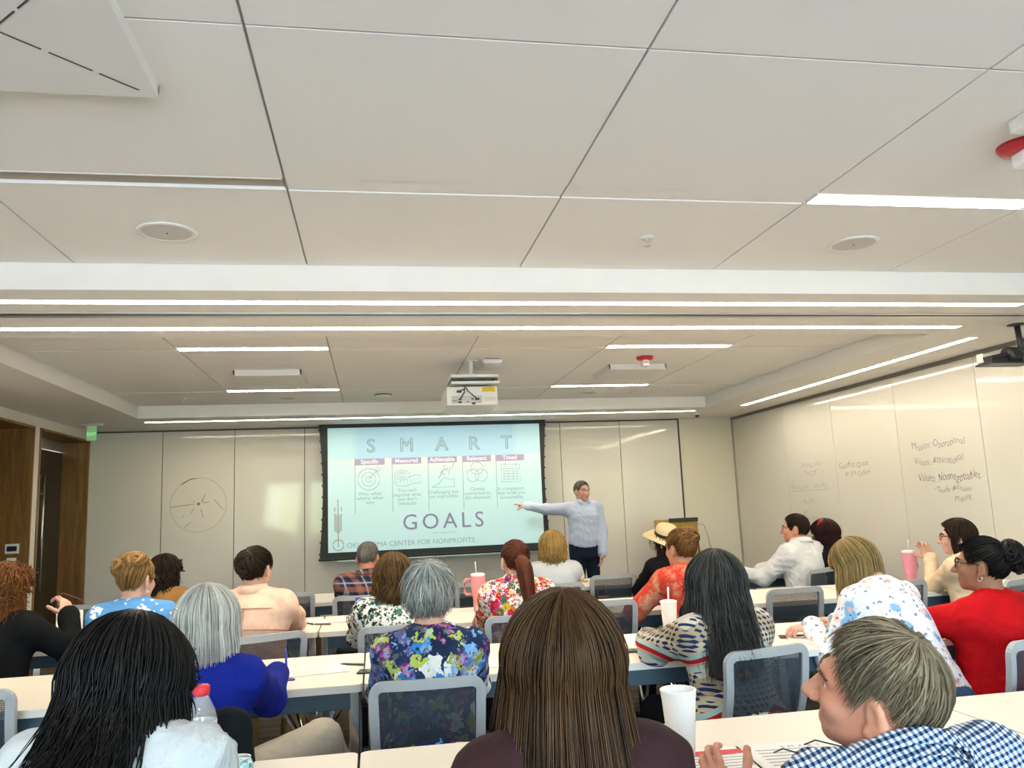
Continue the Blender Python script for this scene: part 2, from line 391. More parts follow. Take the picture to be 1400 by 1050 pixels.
lamp('linear light in the soffit above the projection screen', G1, (-2.49, 9.44), (3.985, 9.51), ZS, E_WARM, 0.002)
lamp('linear light running along the right writable wall', G1, (4.385, 5.2), (4.455, 9.02), ZS, E_WARM, 0.002)
G2 = 'short recessed lights between ceiling panels'
lamp('short bright recessed light near the red fire strobe, right side above camera', G2, (1.865, 2.955), (2.91, 3.045), ZC, E_COOL, 0.002)
lamp('left recessed light of the far ceiling bay, on the camera side of the vent', G2, (-1.39, 6.05), (-0.32, 6.14), ZC, E_COOL, 0.002)
lamp('left recessed light of the far ceiling bay, on the screen side of the vent', G2, (-1.39, 8.095), (-0.32, 8.185), ZC, E_COOL, 0.002)
lamp('right recessed light of the far ceiling bay, on the camera side of the vent', G2, (1.865, 6.05), (2.91, 6.14), ZC, E_COOL, 0.002)
lamp('right recessed light of the far ceiling bay, on the screen side of the vent', G2, (1.865, 8.095), (2.91, 8.185), ZC, E_COOL, 0.002)
for (x0, y0, lab) in ((-1.39, 0.905, 'recessed light behind the camera on the left'), (1.865, 0.905, 'recessed light behind the camera on the right'), (-1.39, -1.115, 'rearmost recessed light on the left'), (1.865, -1.115, 'rearmost recessed light on the right')):
    lamp(lab, G2, (x0, y0), (x0+1.045, y0+0.09), ZC, E_COOL, 0.002)
# unlit slot over the near left speaker
o = empty('slot_diffuser', (-0.855, 3.0, ZC)); tag(o, 'unlit tan slot in the ceiling beside the left round speaker', 'air slot')
MB().box((-0.535, -0.05, 0.012), (0.535, 0.05, 0.03)).build('slot_back', mat('slot_tan', (0.42, 0.38, 0.31), 0.8), o)
for y in (-0.052, 0.052): MB().box((-0.535, y-0.004, -0.002), (0.535, y+0.004, 0.03)).build('slot_edge', M_HOUS, o)
# ---------------------------------------------------------------- plaque air diffusers
M_PLQ = mat('diffuser_white', (0.76, 0.755, 0.73), 0.6)
def plaque(label, cx, cy, w=0.60, dz=0.05, slots=True):
    o = empty('air_diffuser', (cx, cy, ZC)); tag(o, label, 'air vent', 'square plaque air diffusers')
    MB().box((-w/2, -w/2, -dz), (w/2, w/2, -dz+0.014), 0.003).build('plaque', M_PLQ, o)
    MB().box((-w/2+0.05, -w/2+0.05, -dz+0.012), (w/2-0.05, w/2-0.05, 0.0)).build('neck', M_GAP, o)
    for s in (1, -1) if slots else ():
        d = MB(); n = 6
        for k in range(n):
            a = -w/2+0.03+(w-0.06)*k/n; b = a+(w-0.06)/n*0.86
            d.obox(((a+b)/2, s*(a+b)/2, -dz-0.0006), ((b-a)/2, s*(b-a)/2, 0), (-s*0.0016, 0.0016, 0), (0, 0, 0.0008))
        d.build('diagonal_slot', M_DARK, o)
    r = MB()
    for a, b in (((-w/2, -w/2), (w/2, -w/2+0.012)), ((-w/2, w/2-0.012), (w/2, w/2)), ((-w/2, -w/2), (-w/2+0.012, w/2)), ((w/2-0.012, -w/2), (w/2, w/2))):
        r.box((*a, -dz+0.01), (*b, 0.0))
    r.build('rim', M_PLQ, o)
plaque('square white air diffuser with crossing slots, nearest the camera', -0.905, 2.0, 0.62, 0.035)
plaque('square white air diffuser between the left far lights', -0.87, 7.27, 0.56, 0.05, False)
plaque('square white air diffuser beside the far red strobe', 2.39, 7.17, 0.54, 0.05, False)
# ---------------------------------------------------------------- round speakers, sprinklers, detectors
def speaker(label, x, y, r=0.118):
    o = empty('ceiling_speaker', (x, y, ZC)); tag(o, label, 'speaker', 'round ceiling speakers')
    MB().lathe([(r, 0.0), (r+0.006, -0.003), (r+0.004, -0.007), (r-0.012, -0.009), (r-0.016, -0.006)], n=36, cap=False).build('rim', M_HOUS, o, smooth=True)
    MB().lathe([(r-0.014, -0.001), (r-0.016, -0.006), (0.05, -0.0075), (0.004, -0.008)], n=36).build('grille', mat('speaker_grille', (0.60, 0.59, 0.55), 0.7, grain=0.06, gs=400), o)
    MB().lathe([(0.004, -0.0075), (0.004, -0.0105), (0.002, -0.011)], n=8).build('badge', M_DARK, o)
speaker('round ceiling speaker near the camera on the left', -0.866, 3.55)
speaker('round ceiling speaker near the camera on the right', 2.408, 3.55)
speaker('round speaker in the far bay left, screen side', -0.87, 8.68, 0.10)
speaker('round speaker in the far bay left, camera side', -0.87, 5.55, 0.10)
speaker('round speaker in the far bay right, screen side', 2.39, 8.62, 0.10)
speaker('round speaker in the far bay right, camera side', 2.39, 5.55, 0.10)
def sprinkler(label, x, y):
    o = empty('sprinkler_head', (x, y, ZC)); tag(o, label, 'sprinkler', 'fire sprinkler heads')
    MB().lathe([(0.035, 0), (0.034, -0.003), (0.012, -0.006)], n=18).build('escutcheon', M_HOUS, o, smooth=True)
    b = MB(); b.tube([(0, 0, 0), (0, 0, -0.02)], 0.007); b.tube([(-0.009, 0, -0.018), (-0.011, 0, -0.03), (0, 0, -0.042)], 0.002, 5); b.tube([(0.009, 0, -0.018), (0.011, 0, -0.03), (0, 0, -0.042)], 0.002, 5)
    b.build('body', M_ALU, o); MB().lathe([(0.014, -0.042), (0.014, -0.044)], n=12).build('deflector', M_ALU, o)
sprinkler('sprinkler head in the ceiling nearest the camera', 1.306, 3.52)
sprinkler('sprinkler head at the far left of the far bay', -1.88, 8.55)
sprinkler('sprinkler head at the far right of the far bay', 3.30, 8.55)
def strobe(label, x, y, r):
    o = empty('fire_strobe', (x, y, ZC)); tag(o, label, 'fire alarm', 'red ceiling fire strobes')
    MR = mat('alarm_red', (0.50, 0.02, 0.03), 0.35); ML = mat('strobe_lens', (0.86, 0.86, 0.86), 0.12)
    MB().lathe([(r, 0), (r*1.0, -0.010), (r*0.86, -0.026), (r*0.5, -0.030)], n=30).build('base', MR, o, smooth=True)
    MB().box((-0.028, -0.035, -0.085), (0.028, 0.035, -0.028), 0.012).build('strobe', ML, o, smooth=True)
    me = text_mesh('FIRE', 0.024, 'CENTER', bold=0.0004); link('lettering', me, mat('alarm_ink', (0.5, 0.02, 0.03), 0.5), o, (0, -0.0362, -0.062), ROT_FRONT)
strobe('red fire strobe lettered FIRE at the right edge, nearest the camera', 2.385, 2.44, 0.085)
strobe('red fire strobe in the far bay beside the air diffuser', 2.337, 6.555, 0.075)
o = empty('access_point', (2.30, 2.17, ZC)); tag(o, 'white square wireless access point beside the near red strobe', 'access point')
MB().box((-0.12, -0.09, -0.05), (0.12, 0.11, 0.0), 0.012).build('housing', M_HOUS, o, smooth=False); MB().box((-0.012, -0.093, -0.032), (0.012, -0.089, -0.020)).build('badge', mat('badge_grey', (0.5, 0.5, 0.5), 0.5), o)
def detector(label, x, y):
    o = empty('smoke_detector', (x, y, ZC)); tag(o, label, 'detector')
    MB().lathe([(0.085, 0.0), (0.085, -0.018), (0.07, -0.03), (0.03, -0.034)], n=28).build('cover', M_HOUS, o, smooth=True)
    MB().lathe([(0.088, -0.001), (0.088, -0.012)], n=28).build('base_ring', M_DARK, o)
detector('low round smoke detector beside the projector', 0.12, 8.55)
# exit sign
o = empty('exit_sign', (-3.04, 9.475, ZS)); tag(o, 'green edge-lit exit sign hanging beside the wooden portal', 'exit sign')
MB().box((-0.11, -0.03, -0.03), (0.11, 0.03, 0.0), 0.004).build('canopy', M_ALU, o)
MB().box((-0.05, -0.006, -0.19), (0.05, 0.006, -0.03)).build('panel', mat('exit_panel', (0.50, 0.74, 0.48), 0.2, Emission_Color=(0.2, 0.9, 0.25, 1), Emission_Strength=0.06), o)
link('lettering', text_mesh('EXIT', 0.048, 'CENTER', bold=0.001), emit('exit_green', (0.06, 0.65, 0.12), 0.6), o, (0, -0.0075, -0.135), ROT_FRONT)
# ceiling security dome, white
o = empty('dome_camera', (4.12, 9.75, ZS)); tag(o, 'tiny white ceiling camera in the far right corner', 'camera')
MB().lathe([(0.045, 0), (0.045, -0.02), (0.03, -0.028)], n=18).build('base', M_HOUS, o, smooth=True); MB().ball((0.0, -0.015, -0.035), 0.026).build('eye', M_DARK, o, smooth=True)
# ---------------------------------------------------------------- tracking camera hung from the soffit at right
o = empty('conference_camera', (4.42, 4.78, ZS)); tag(o, 'black conference camera on a ceiling pole in front of the right wall', 'camera')
MK = mat('camera_black', (0.02, 0.02, 0.022), 0.4)
MB().lathe([(0.062, 0), (0.062, -0.006), (0.02, -0.012)], n=24).build('ceiling_flange', MK, o, smooth=True)
MB().tube([(0, 0, -0.005), (0.01, 0, -0.25)], 0.019, 14).build('pole', MK, o, smooth=True)
MB().box((-0.30, -0.075, -0.285), (0.05, 0.085, -0.270), 0.003).build('shelf_plate', MK, o)
MB().lathe([(0.055, -0.05), (0.062, -0.03), (0.062, 0.03), (0.055, 0.05)], (-0.07, 0, -0.222), 22, axis='x').build('camera_head', MK, o, smooth=True)
MB().lathe([(0.03, 0), (0.03, 0.045), (0.022, 0.05)], (-0.07, 0.05, -0.222), 18, axis='y').build('lens', mat('lens_black', (0.01, 0.01, 0.015), 0.08), o, smooth=True)
c = MB().box((-0.26, -0.03, -0.268), (-0.13, 0.06, -0.235), 0.006); c.obox((-0.20, 0.01, -0.225), (0.065, 0, 0.012), (0, 0.05, 0), (-0.002, 0, 0.012)); c.build('bracket', MK, o)
MB().box((-0.27, 0.04, -0.262), (-0.15, 0.10, -0.195), 0.01).build('control_box', mat('control_grey', (0.62, 0.58, 0.52), 0.4), o)
# ---------------------------------------------------------------- projector
PJ = (0.86, 6.62, 0)
o = empty('ceiling_projector', (PJ[0], PJ[1], ZC)); tag(o, 'white ceiling projector with yellow warning label and black cables', 'projector')
MP = mat('projector_white', (0.74, 0.74, 0.72), 0.45); MPG = mat('projector_grey', (0.50, 0.51, 0.50), 0.5)
MB().tube([(-0.03, 0.05, 0), (-0.03, 0.05, -0.14)], 0.019, 14).lathe([(0.06, 0), (0.06, -0.008)], (-0.03, 0.05, 0), 20).build('drop_pole', MP, o, smooth=False)
h = MB().box((-0.21, -0.05, -0.155), (0.19, 0.35, -0.130), 0.003); h.box((-0.21, -0.05, -0.21), (0.20, 0.35, -0.188), 0.003); h.build('mount_plates', MP, o)
h = MB()
for x in (-0.20, 0.16): h.box((x, 0.0, -0.19), (x+0.03, 0.33, -0.15))
h.box((-0.1, 0.05, -0.23), (0.1, 0.3, -0.15)); h.build('mount_arms', mat('mount_dark', (0.05, 0.06, 0.07), 0.5), o)
b = MB().box((-0.245, 0.0, -0.385), (0.185, 0.52, -0.225), 0.012).build('body', MP, o)
MB().box((-0.205, -0.004, -0.368), (0.05, 0.002, -0.305)).build('port_panel', MPG, o)
MB().box((0.055, -0.005, -0.275), (0.165, 0.001, -0.232)).build('warning_label', mat('label_yellow', (0.80, 0.56, 0.01), 0.5), o)
MB().box((0.065, -0.0055, -0.262), (0.155, 0.0, -0.259)).box((0.065, -0.0055, -0.252), (0.145, 0.0, -0.249)).box((0.065, -0.0055, -0.243), (0.15, 0.0, -0.240)).build('label_print', mat('label_print', (0.35, 0.25, 0.02), 0.6), o)
h = MB()
for x, z, w in ((-0.19, -0.345, 0.006), (-0.17, -0.345, 0.006), (-0.135, -0.335, 0.012), (-0.135, -0.358, 0.014), (-0.07, -0.355, 0.008), (-0.03, -0.333, 0.010), (0.01, -0.334, 0.018), (-0.14, -0.268, 0.020), (-0.02, -0.40+0.03, 0.016)):
    h.box((x-w, -0.008, z-w*0.5), (x+w, 0.0, z+w*0.5))
h.build('connectors', M_DARK, o)
for pts in ([(-0.09, 0.02, -0.22), (-0.095, -0.03, -0.25), (-0.14, -0.015, -0.268)], [(-0.09, 0.02, -0.22), (-0.10, -0.04, -0.28), (-0.135, -0.012, -0.335)], [(-0.085, 0.02, -0.22), (-0.07, -0.04, -0.27), (-0.01, -0.02, -0.318), (0.005, -0.01, -0.33)]):
    MB().tube(pts, 0.005, 6).build('cable', M_DARK, o)
h = MB()
for k in range(9): h.box((0.07+k*0.012, -0.003, -0.35), (0.074+k*0.012, 0.0, -0.315))
h.build('vent_slots', MPG, o)
MB().lathe([(0.06, 0.0), (0.06, 0.03), (0.045, 0.035)], (-0.03, 0.51, -0.305), 26, axis='y').build('lens', mat('lens_glass', (0.03, 0.03, 0.05), 0.05), o, smooth=True)
o = empty('ceiling_sensor', (1.0, 6.60, ZC)); tag(o, 'small white ceiling sensor box beside the projector pole', 'sensor')
MB().box((-0.075, -0.06, -0.045), (0.085, 0.08, -0.006), 0.012).build('housing', MP, o); MB().box((-0.06, -0.045, -0.008), (0.07, 0.065, 0.0)).build('base', M_DARK, o)
# ---------------------------------------------------------------- projection screen with the slide
SY = 10.12
scr = empty('projection_screen', (0.77, SY, 0)); tag(scr, 'large pull-down projection screen showing the SMART goals slide', 'screen')
def loc(x, z): return (x-0.77, 0, z)
def screen_pt(u, v):
    """u, v in 0..1 over the slide -> x, z on the screen"""
    return (-0.542+u*2.662-0.77, 0.985+v*1.508)
bz0, bz1, bx0, bx1 = 0.905, 2.54, -0.645-0.77, 2.205-0.77
poly = []
nS = 14
for k in range(nS+1):
    t = k/nS; poly.append((bx0+0.055*math.sin(PI*t)**1.0*0.75, bz0+(bz1-bz0)*t))
for k in range(nS+1):
    t = k/nS; poly.append((bx1-0.055*math.sin(PI*t)*0.75, bz1-(bz1-bz0)*t))
MB().prism(poly, 0.0, 0.004, 'xz').build('black_border', mat('screen_black', (0.012, 0.016, 0.018), 0.6), scr)
a, b = screen_pt(0, 0), screen_pt(1, 1)
def m_slide():  # projected background painted into the screen's own colour
    t = NT('slide_on_screen'); s = t.sep(t.obj())
    u = t.step(s[0], a[0], b[0]); v = t.step(s[2], a[1], b[1])
    lower = (0.49, 0.70, 0.74); upper = (0.40, 0.60, 0.74); cream = (0.70, 0.69, 0.66)
    up = t.step(v, 0.74, 0.745)
    inx = t.math('MULTIPLY', t.step(u, 0.10, 0.14), t.math('SUBTRACT', 1.0, t.step(u, 0.86, 0.90)))
    band = t.math('MULTIPLY', t.step(v, 0.52, 0.735), t.math('SUBTRACT', 1.0, up))
    c = t.mix(t.math('MULTIPLY', band, t.math('ADD', 0.35, t.math('MULTIPLY', inx, 0.35))), lower, cream)
    c = t.mix(t.math('MULTIPLY', up, t.math('ADD', 0.3, t.math('MULTIPLY', inx, 0.7))), c, upper)
    return t.fin(c, 0.8, spec=0.1)
MB().box((a[0], -0.003, a[1]), (b[0], 0.0, b[1])).build('slide', m_slide(), scr)
h = MB()
for k in range(12):
    t = (k+0.5)/12; z = bz0+(bz1-bz0)*t; off = 0.055*math.sin(PI*t)*0.75
    h.box((bx0+off-0.012, -0.002, z-0.012), (bx0+off+0.004, 0.004, z+0.012)); h.box((bx1-off-0.004, -0.002, z-0.012), (bx1-off+0.012, 0.004, z+0.012))
h.build('tension_tabs', M_DARK, scr)
MB().tube([(bx0-0.01, 0.0, bz0), (bx1+0.01, 0.0, bz0)], 0.016, 10).build('bottom_bar', mat('screen_black', (0, 0, 0)), scr)
MB().tube([(0.0, 0, bz0-0.01), (0.0, 0, bz0-0.04)], 0.004, 6).box((-0.02, -0.008, bz0-0.032), (0.02, 0.008, bz0-0.018), 0.003).build('pull_handle', mat('device_white', (0.8, 0.8, 0.8)), scr)
I_GREY = mat('projected_grey', (0.27, 0.36, 0.41), 0.9, spec=0.0); I_LINE = mat('projected_pale', (0.30, 0.40, 0.45), 0.9, spec=0.0)  # projected letters and lines, painted as surface colours on the screen
I_PUR = mat('projected_purple', (0.23, 0.22, 0.36), 0.9, spec=0.0); I_BAND = mat('slide_band_lilac', (0.38, 0.32, 0.48), 0.9, spec=0.0)
I_WHT = mat('projected_white', (0.75, 0.76, 0.80), 0.9, spec=0.0); I_RUST = mat('projected_rust', (0.38, 0.30, 0.30), 0.9, spec=0.0)
SW, SH = b[0]-a[0], b[1]-a[1]
def stext(body, u, v, size, m, align='CENTER', name='lettering', **kw):
    x, z = screen_pt(u, v); return link(name, text_mesh(body, size, align, **kw), m, scr, (x, -0.0042, z), ROT_FRONT)
def sline(pts, w=0.006, closed=False, m=None, name='icon_line', mb=None):
    q = [(screen_pt(u, v)[0], -0.0046, screen_pt(u, v)[1]) for u, v in pts]
    mb0 = mb or MB(); mb0.tube(q, w/2, 4, closed)
    return mb0 if mb else mb0.build(name, m or I_LINE, scr)
ASP = SW/SH
def circ(cu, cv, r, n=28, a0=0, a1=360):
    n2 = n+1 if a1-a0 < 360 else n
    return [(cu+r*math.cos(math.radians(a0+(a1-a0)*k/n))/ASP, cv+r*math.sin(math.radians(a0+(a1-a0)*k/n))) for k in range(n2)]
cols = [0.190, 0.360, 0.527, 0.690, 0.850]
for ch, u in zip('SMART', [0.197, 0.362, 0.527, 0.680, 0.838]): stext(ch, u, 0.795, 0.235, I_GREY, name='outline_letter', outline=0.0045)
for w, u in zip(('Specific', 'Measured', 'Achievable', 'Relevant', 'Timed'), cols):
    p0, p1 = screen_pt(u-0.069, 0.690), screen_pt(u+0.069, 0.742)
    MB().box((p0[0], -0.0042, p0[1]), (p1[0], -0.003, p1[1])).build('heading_band', I_BAND, scr)
    x, z = screen_pt(u, 0.703); link('heading', text_mesh(w, 0.072, 'CENTER', bold=0.0012), I_WHT, scr, (x, -0.0052, z), ROT_FRONT)
    sline([(u-0.067, 0.69), (u-0.067, 0.30)], 0.006, name='divider')
for tx, u, v in (('Who, what,\nwhere, when\nwhy', cols[0], 0.445), ("You can't\nimprove what\nyou don't\nmeasure", cols[1], 0.462), ('Challenging but\nnot impossible', cols[2], 0.437), ('Closely\nconnected to\nthe objective', cols[3], 0.452), ('A completion\ndate holds you\naccountable', cols[4], 0.445)):
    stext(tx, u, v, 0.062, I_GREY, line=0.86, name='caption')
stext('GOALS', 0.525, 0.155, 0.27, I_PUR, name='big_lettering', spacing=1.30, bold=0.0)
stext('business.goals.pngall.com', 0.53, 0.115, 0.030, I_LINE, name='small_print')
stext('OKLAHOMA CENTER FOR NONPROFITS', 0.082, 0.032, 0.086, I_GREY, 'LEFT', name='footer')
# icons: target
cu, cv = cols[0]-0.005, 0.575
for r in (0.088, 0.055, 0.024): sline(circ(cu, cv, r), 0.006, True)
sline([(cu, cv), (cu+0.042, cv+0.078)]); sline([(cu+0.030, cv+0.055), (cu+0.030, cv+0.082), (cu+0.046, cv+0.105), (cu+0.046, cv+0.085), (cu+0.058, cv+0.085), (cu+0.044, cv+0.06), (cu+0.030, cv+0.055)], 0.005)
# tape measure
cu, cv = cols[1]-0.022, 0.60
for r in (1.0, 0.62, 0.3): sline([(cu+0.036*r*math.cos(q), cv+0.040*r*math.sin(q)) for q in np.linspace(0, 2*PI, 26)[:-1]], 0.006, True)
sline([(cu-0.036, cv), (cu-0.036, cv-0.062), (cu-0.02, cv-0.088), (cu+0.02, cv-0.090), (cu+0.05, cv-0.070), (cu+0.085, cv-0.066), (cu+0.085, cv-0.005), (cu+0.06, cv-0.002), (cu+0.034, cv-0.02)])
h = MB()
for k in range(7): sline([(cu-0.025+0.016*k, cv-0.042+0.005*max(0, k-3)), (cu-0.025+0.016*k, cv-0.066+0.008*max(0, k-3))], 0.005, mb=h)
h.build('icon_ticks', I_LINE, scr)
# climber
cu, cv = cols[2], 0.585
sline([(cu-0.05, cv-0.095), (cu-0.03, cv-0.07), (cu-0.02, cv-0.072), (cu-0.005, cv-0.035), (cu+0.012, cv-0.02), (cu+0.024, cv-0.03), (cu+0.055, cv-0.032)]); sline([(cu+0.055, cv+0.10), (cu+0.055, cv-0.095), (cu-0.05, cv-0.095)])
sline([(cu+0.055, cv+0.10), (cu+0.045, cv+0.06), (cu+0.035, cv+0.055), (cu+0.028, cv+0.01)])
sline(circ(cu+0.012, cv+0.068, 0.015, 14), 0.005, True); sline([(cu-0.02, cv-0.025), (cu-0.005, cv+0.015), (cu+0.005, cv+0.05), (cu+0.02, cv+0.045), (cu+0.026, cv+0.06)], 0.008); sline([(cu-0.003, cv+0.018), (cu+0.012, cv+0.008), (cu+0.012, cv-0.018)], 0.008); sline([(cu+0.004, cv+0.045), (cu-0.012, cv+0.02)], 0.007)
# three rings
cu, cv = cols[3], 0.60
for dx, dz in ((0, 0.035), (-0.020, -0.022), (0.020, -0.022)): sline(circ(cu+dx, cv+dz, 0.052), 0.006, True)
# calendar
cu, cv = cols[4]+0.002, 0.59
for x0, x1, z0, z1 in ((-0.045, 0.045, -0.075, 0.07),): sline([(cu+x0, cv+z0), (cu+x1, cv+z0), (cu+x1, cv+z1), (cu+x0, cv+z1)], 0.006, True)
sline([(cu-0.045, cv+0.035), (cu+0.045, cv+0.035)])
for k in range(4): sline([(cu-0.033+0.022*k, cv+0.015), (cu-0.033+0.022*k, cv-0.055)], 0.005); sline([(cu-0.033, cv+0.015-0.0233*k), (cu+0.033, cv+0.015-0.0233*k)], 0.005)
for s in (-1, 1): sline([(cu+s*0.025, cv+0.055), (cu+s*0.025, cv+0.09)])
# wheat emblem
cu = 0.045
sline(circ(cu, 0.058, 0.042, 26), 0.010, True, I_RUST, 'emblem_line'); sline([(cu, 0.045), (cu, 0.33)], 0.010, m=I_RUST, name='emblem_line')
for k in range(5):
    v = 0.155+0.028*k
    for s in (-1, 1): sline([(cu, v), (cu+s*0.016, v+0.022), (cu+s*0.016, v+0.038), (cu, v+0.016)], 0.008, m=I_RUST, name='emblem_line')
for s in (-1, 0, 1): sline([(cu+s*0.015, 0.325), (cu+s*0.015, 0.36)], 0.010, m=I_RUST, name='emblem_line'); 
sline([(cu, 0.35), (cu, 0.42)], 0.008, m=I_RUST, name='emblem_line')
# projector beam: one rectangular spot from the lens to the slide
def beam():
    src = Vector((PJ[0]-0.03, PJ[1]+0.62, ZC-0.305)); x0, z0 = screen_pt(0, 0); x1, z1 = screen_pt(1, 1)
    tgt = Vector((0.77+(x0+x1)/2, SY, (z0+z1)/2))
    ld = bpy.data.lights.new('projector_beam', 'SPOT'); lo = bpy.data.objects.new('projector_beam', ld); COL.objects.link(lo)
    lo.location = src; ld.energy = PROJ_W; ld.shadow_soft_size = 0.012; ld.spot_blend = 0.0
    ld.color = (1.0, 1.0, 1.0); dy = SY-src.y
    lo.rotation_euler = (PI/2, 0, 0)           # looks straight along +Y, lens-shifted mask below
    ld.spot_size = math.radians(100)
    ld.use_nodes = True; nt = ld.node_tree; em = nt.nodes.get('Emission')
    tc = nt.nodes.new('ShaderNodeTexCoord'); sp = nt.nodes.new('ShaderNodeSeparateXYZ'); nt.links.new(tc.outputs['Normal'], sp.inputs[0])
    def mth(op, p, q):
        n = nt.nodes.new('ShaderNodeMath'); n.operation = op
        for i, w in enumerate((p, q)):
            if isinstance(w, bpy.types.NodeSocket): nt.links.new(w, n.inputs[i])
            else: n.inputs[i].default_value = w
        return n.outputs[0]
    depth = mth('ABSOLUTE', sp.outputs[2], 0.0)
    px, pz = mth('DIVIDE', sp.outputs[0], depth), mth('DIVIDE', sp.outputs[1], depth)
    def inside(c, lo_, hi_): return mth('MULTIPLY', mth('GREATER_THAN', c, lo_), mth('LESS_THAN', c, hi_))
    k = mth('MULTIPLY', inside(px, (0.77+x0-src.x)/dy, (0.77+x1-src.x)/dy), inside(pz, (z0-src.z)/dy, (z1-src.z)/dy))
    fall = mth('DIVIDE', 1.0, mth('MULTIPLY', depth, mth('MULTIPLY', depth, depth)))   # the lens evens the picture out
    nt.links.new(mth('MULTIPLY', k, fall), em.inputs['Strength']); em.inputs['Color'].default_value = (0.92, 1.0, 1.0, 1)
beam()
# ---------------------------------------------------------------- handwriting on the boards
INK = mat('marker_ink_black', (0.13, 0.13, 0.15), 0.7); INKF = mat('marker_ink_faded', (0.36, 0.34, 0.33), 0.8)
def hand_R(body, y0, y1, z, m=INK, h=None, shear=0.15, slope=0.0):
    """text on the right wall reading from far (y0) to near (y1)"""
    me = text_mesh(body, 0.12, shear=shear, bold=-0.0016); n = len(me.vertices); co = np.empty(n*3); me.vertices.foreach_get('co', co); co = co.reshape(-1, 3)
    sx = abs(y0-y1)/max(1e-3, np.ptp(co[:, 0])); co[:, 0] = (co[:, 0]-co[:, 0].min())*sx
    co[:, 1] *= (h or 0.085)*0.76/0.085
    co[:, 1] += 0.010*np.sin(co[:, 0]*21+z*50)+0.006*np.sin(co[:, 0]*47)+slope*co[:, 0]; co[:, 0] += 0.006*np.sin(co[:, 1]*60+co[:, 0]*13)
    me.vertices.foreach_set('co', co.ravel()); me.update()
    return link('handwriting', me, m, rw, (XR-0.0362, y0, z), ROT_RIGHT)
hand_R('Mission: Operational', 6.68, 6.0, 1.80, slope=0.01); hand_R('Vision: Aspirational', 6.66, 6.04, 1.655, slope=0.01); hand_R('Values: Nonnegotiables', 6.63, 5.87, 1.505, h=0.10)
hand_R('- Guide decision', 6.45, 6.0, 1.415, h=0.06); hand_R('Making', 6.20, 6.0, 1.335, h=0.06)
hand_R('Nonprofits', 8.66, 8.22, 1.75, INKF, 0.08); hand_R('NOT  =', 8.60, 8.20, 1.655, INKF, 0.075)
hand_R('Business    Model', 8.92, 8.15, 1.51, INKF, 0.07); MB().box((XR-0.0365, 8.12, 1.485), (XR-0.0352, 8.95, 1.490)).build('handwriting', INKF, rw)
hand_R('Profit', 8.68, 8.44, 1.335, INKF, 0.08); hand_R('P\n  Benefits', 8.68, 8.36, 1.22, INKF, 0.07)
hand_R('Good to Great', 7.89, 7.37, 1.70, INK, 0.08); hand_R('by Jim Collins', 7.78, 7.36, 1.615, INK, 0.07)
def fmark(pts, w=0.004, closed=False, m=None):
    return MB().tube([(x, YF-0.0305, z) for x, z in pts], w/2, 4, closed).build('marker_drawing', m or INKF, fw)
cx, cz, rr = -2.09, 1.625, 0.325
fmark([(cx+rr*math.cos(q), cz+rr*math.sin(q)) for q in np.linspace(0, 2*PI, 60)[:-1]], 0.004, True)
INKM = mat('marker_ink_grey', (0.16, 0.16, 0.18), 0.8)
fmark([(cx-rr, cz-0.02), (cx-0.05, cz+0.01)], 0.006, m=INKM); fmark([(cx-0.2, cz+0.25), (cx-0.1, cz+0.31), (cx-0.03, cz+0.32)], 0.010, m=INKM)
for p in ([(0.03, 0.03), (0.08, 0.12)], [(0.03, -0.05), (0.06, -0.16)], [(-0.05, -0.04), (-0.09, -0.10)], [(0.18, 0.06), (0.29, -0.07)], [(-0.16, -0.27), (-0.08, -0.20)], [(0.06, 0.02), (0.12, 0.03)], [(-0.06, 0.05), (-0.04, 0.03)], [(0.05, 0.06), (0.05, 0.02)], [(-0.19, -0.15), (-0.17, -0.12)]):
    fmark([(cx+u, cz+v) for u, v in p], 0.005, m=INKM)
MB().lathe([(0.018, 0), (0.018, -0.006), (0.008, -0.008)], (cx, YF-0.030, cz+0.01), 12, axis='y').build('magnet', INKM, fw)
# ---------------------------------------------------------------- tables
M_TOP = mat('table_laminate', (0.78, 0.71, 0.62), 0.38, grain=0.012, gs=200)
M_EDGE = mat('table_edge_band', (0.70, 0.66, 0.60), 0.45)
M_STEEL = mat('table_beam_bluegrey', (0.045, 0.085, 0.12), 0.4)
M_CHROME = mat('chrome', (0.80, 0.82, 0.84), 0.12, 1.0)
M_BLK = mat('black_plastic', (0.02, 0.02, 0.022), 0.45)
TZ = 0.74; TD = 0.77
def make_table(w):
    o = empty('training_table', (0, 0, 0))
    hw = w/2-0.004
    t = MB().prism(rrect(2*hw, TD, 0.025, 4), TZ-0.004, TZ, 'xy').build('tabletop', M_TOP, o)
    MB().prism(rrect(2*hw, TD, 0.025, 4), TZ-0.030, TZ-0.004, 'xy').build('edge_band', M_EDGE, t)
    for y in (-TD/2+0.05, TD/2-0.075): MB().box((-hw+0.05, y, TZ-0.105), (hw-0.05, y+0.025, TZ-0.030), 0.003).build('beam', M_STEEL, o)
    for s in (-1, 1):
        x = s*(hw-0.035)
        for yy in (-TD/2+0.07, TD/2-0.07):
            MB().box((x-0.022, yy-0.012, 0.06), (x+0.022, yy+0.012, TZ-0.03), 0.004).build('leg', M_CHROME, o)
            MB().lathe([(0.012, -0.014), (0.03, -0.012), (0.03, 0.012), (0.012, 0.014)], (x, yy, 0.03), 16, axis='x').tube([(x, yy, 0.03), (x, yy, 0.07)], 0.009, 8).build('caster', M_BLK, o, smooth=False)
        MB().box((x-0.018, -TD/2+0.08, 0.10), (x+0.018, TD/2-0.08, 0.125), 0.003).build('stretcher', M_CHROME, o)
        MB().tube([(x*0.99, -0.1, 0.12), (x-s*0.38, 0.0, TZ-0.05)], 0.012, 8).build('brace', M_CHROME, o)
    return o
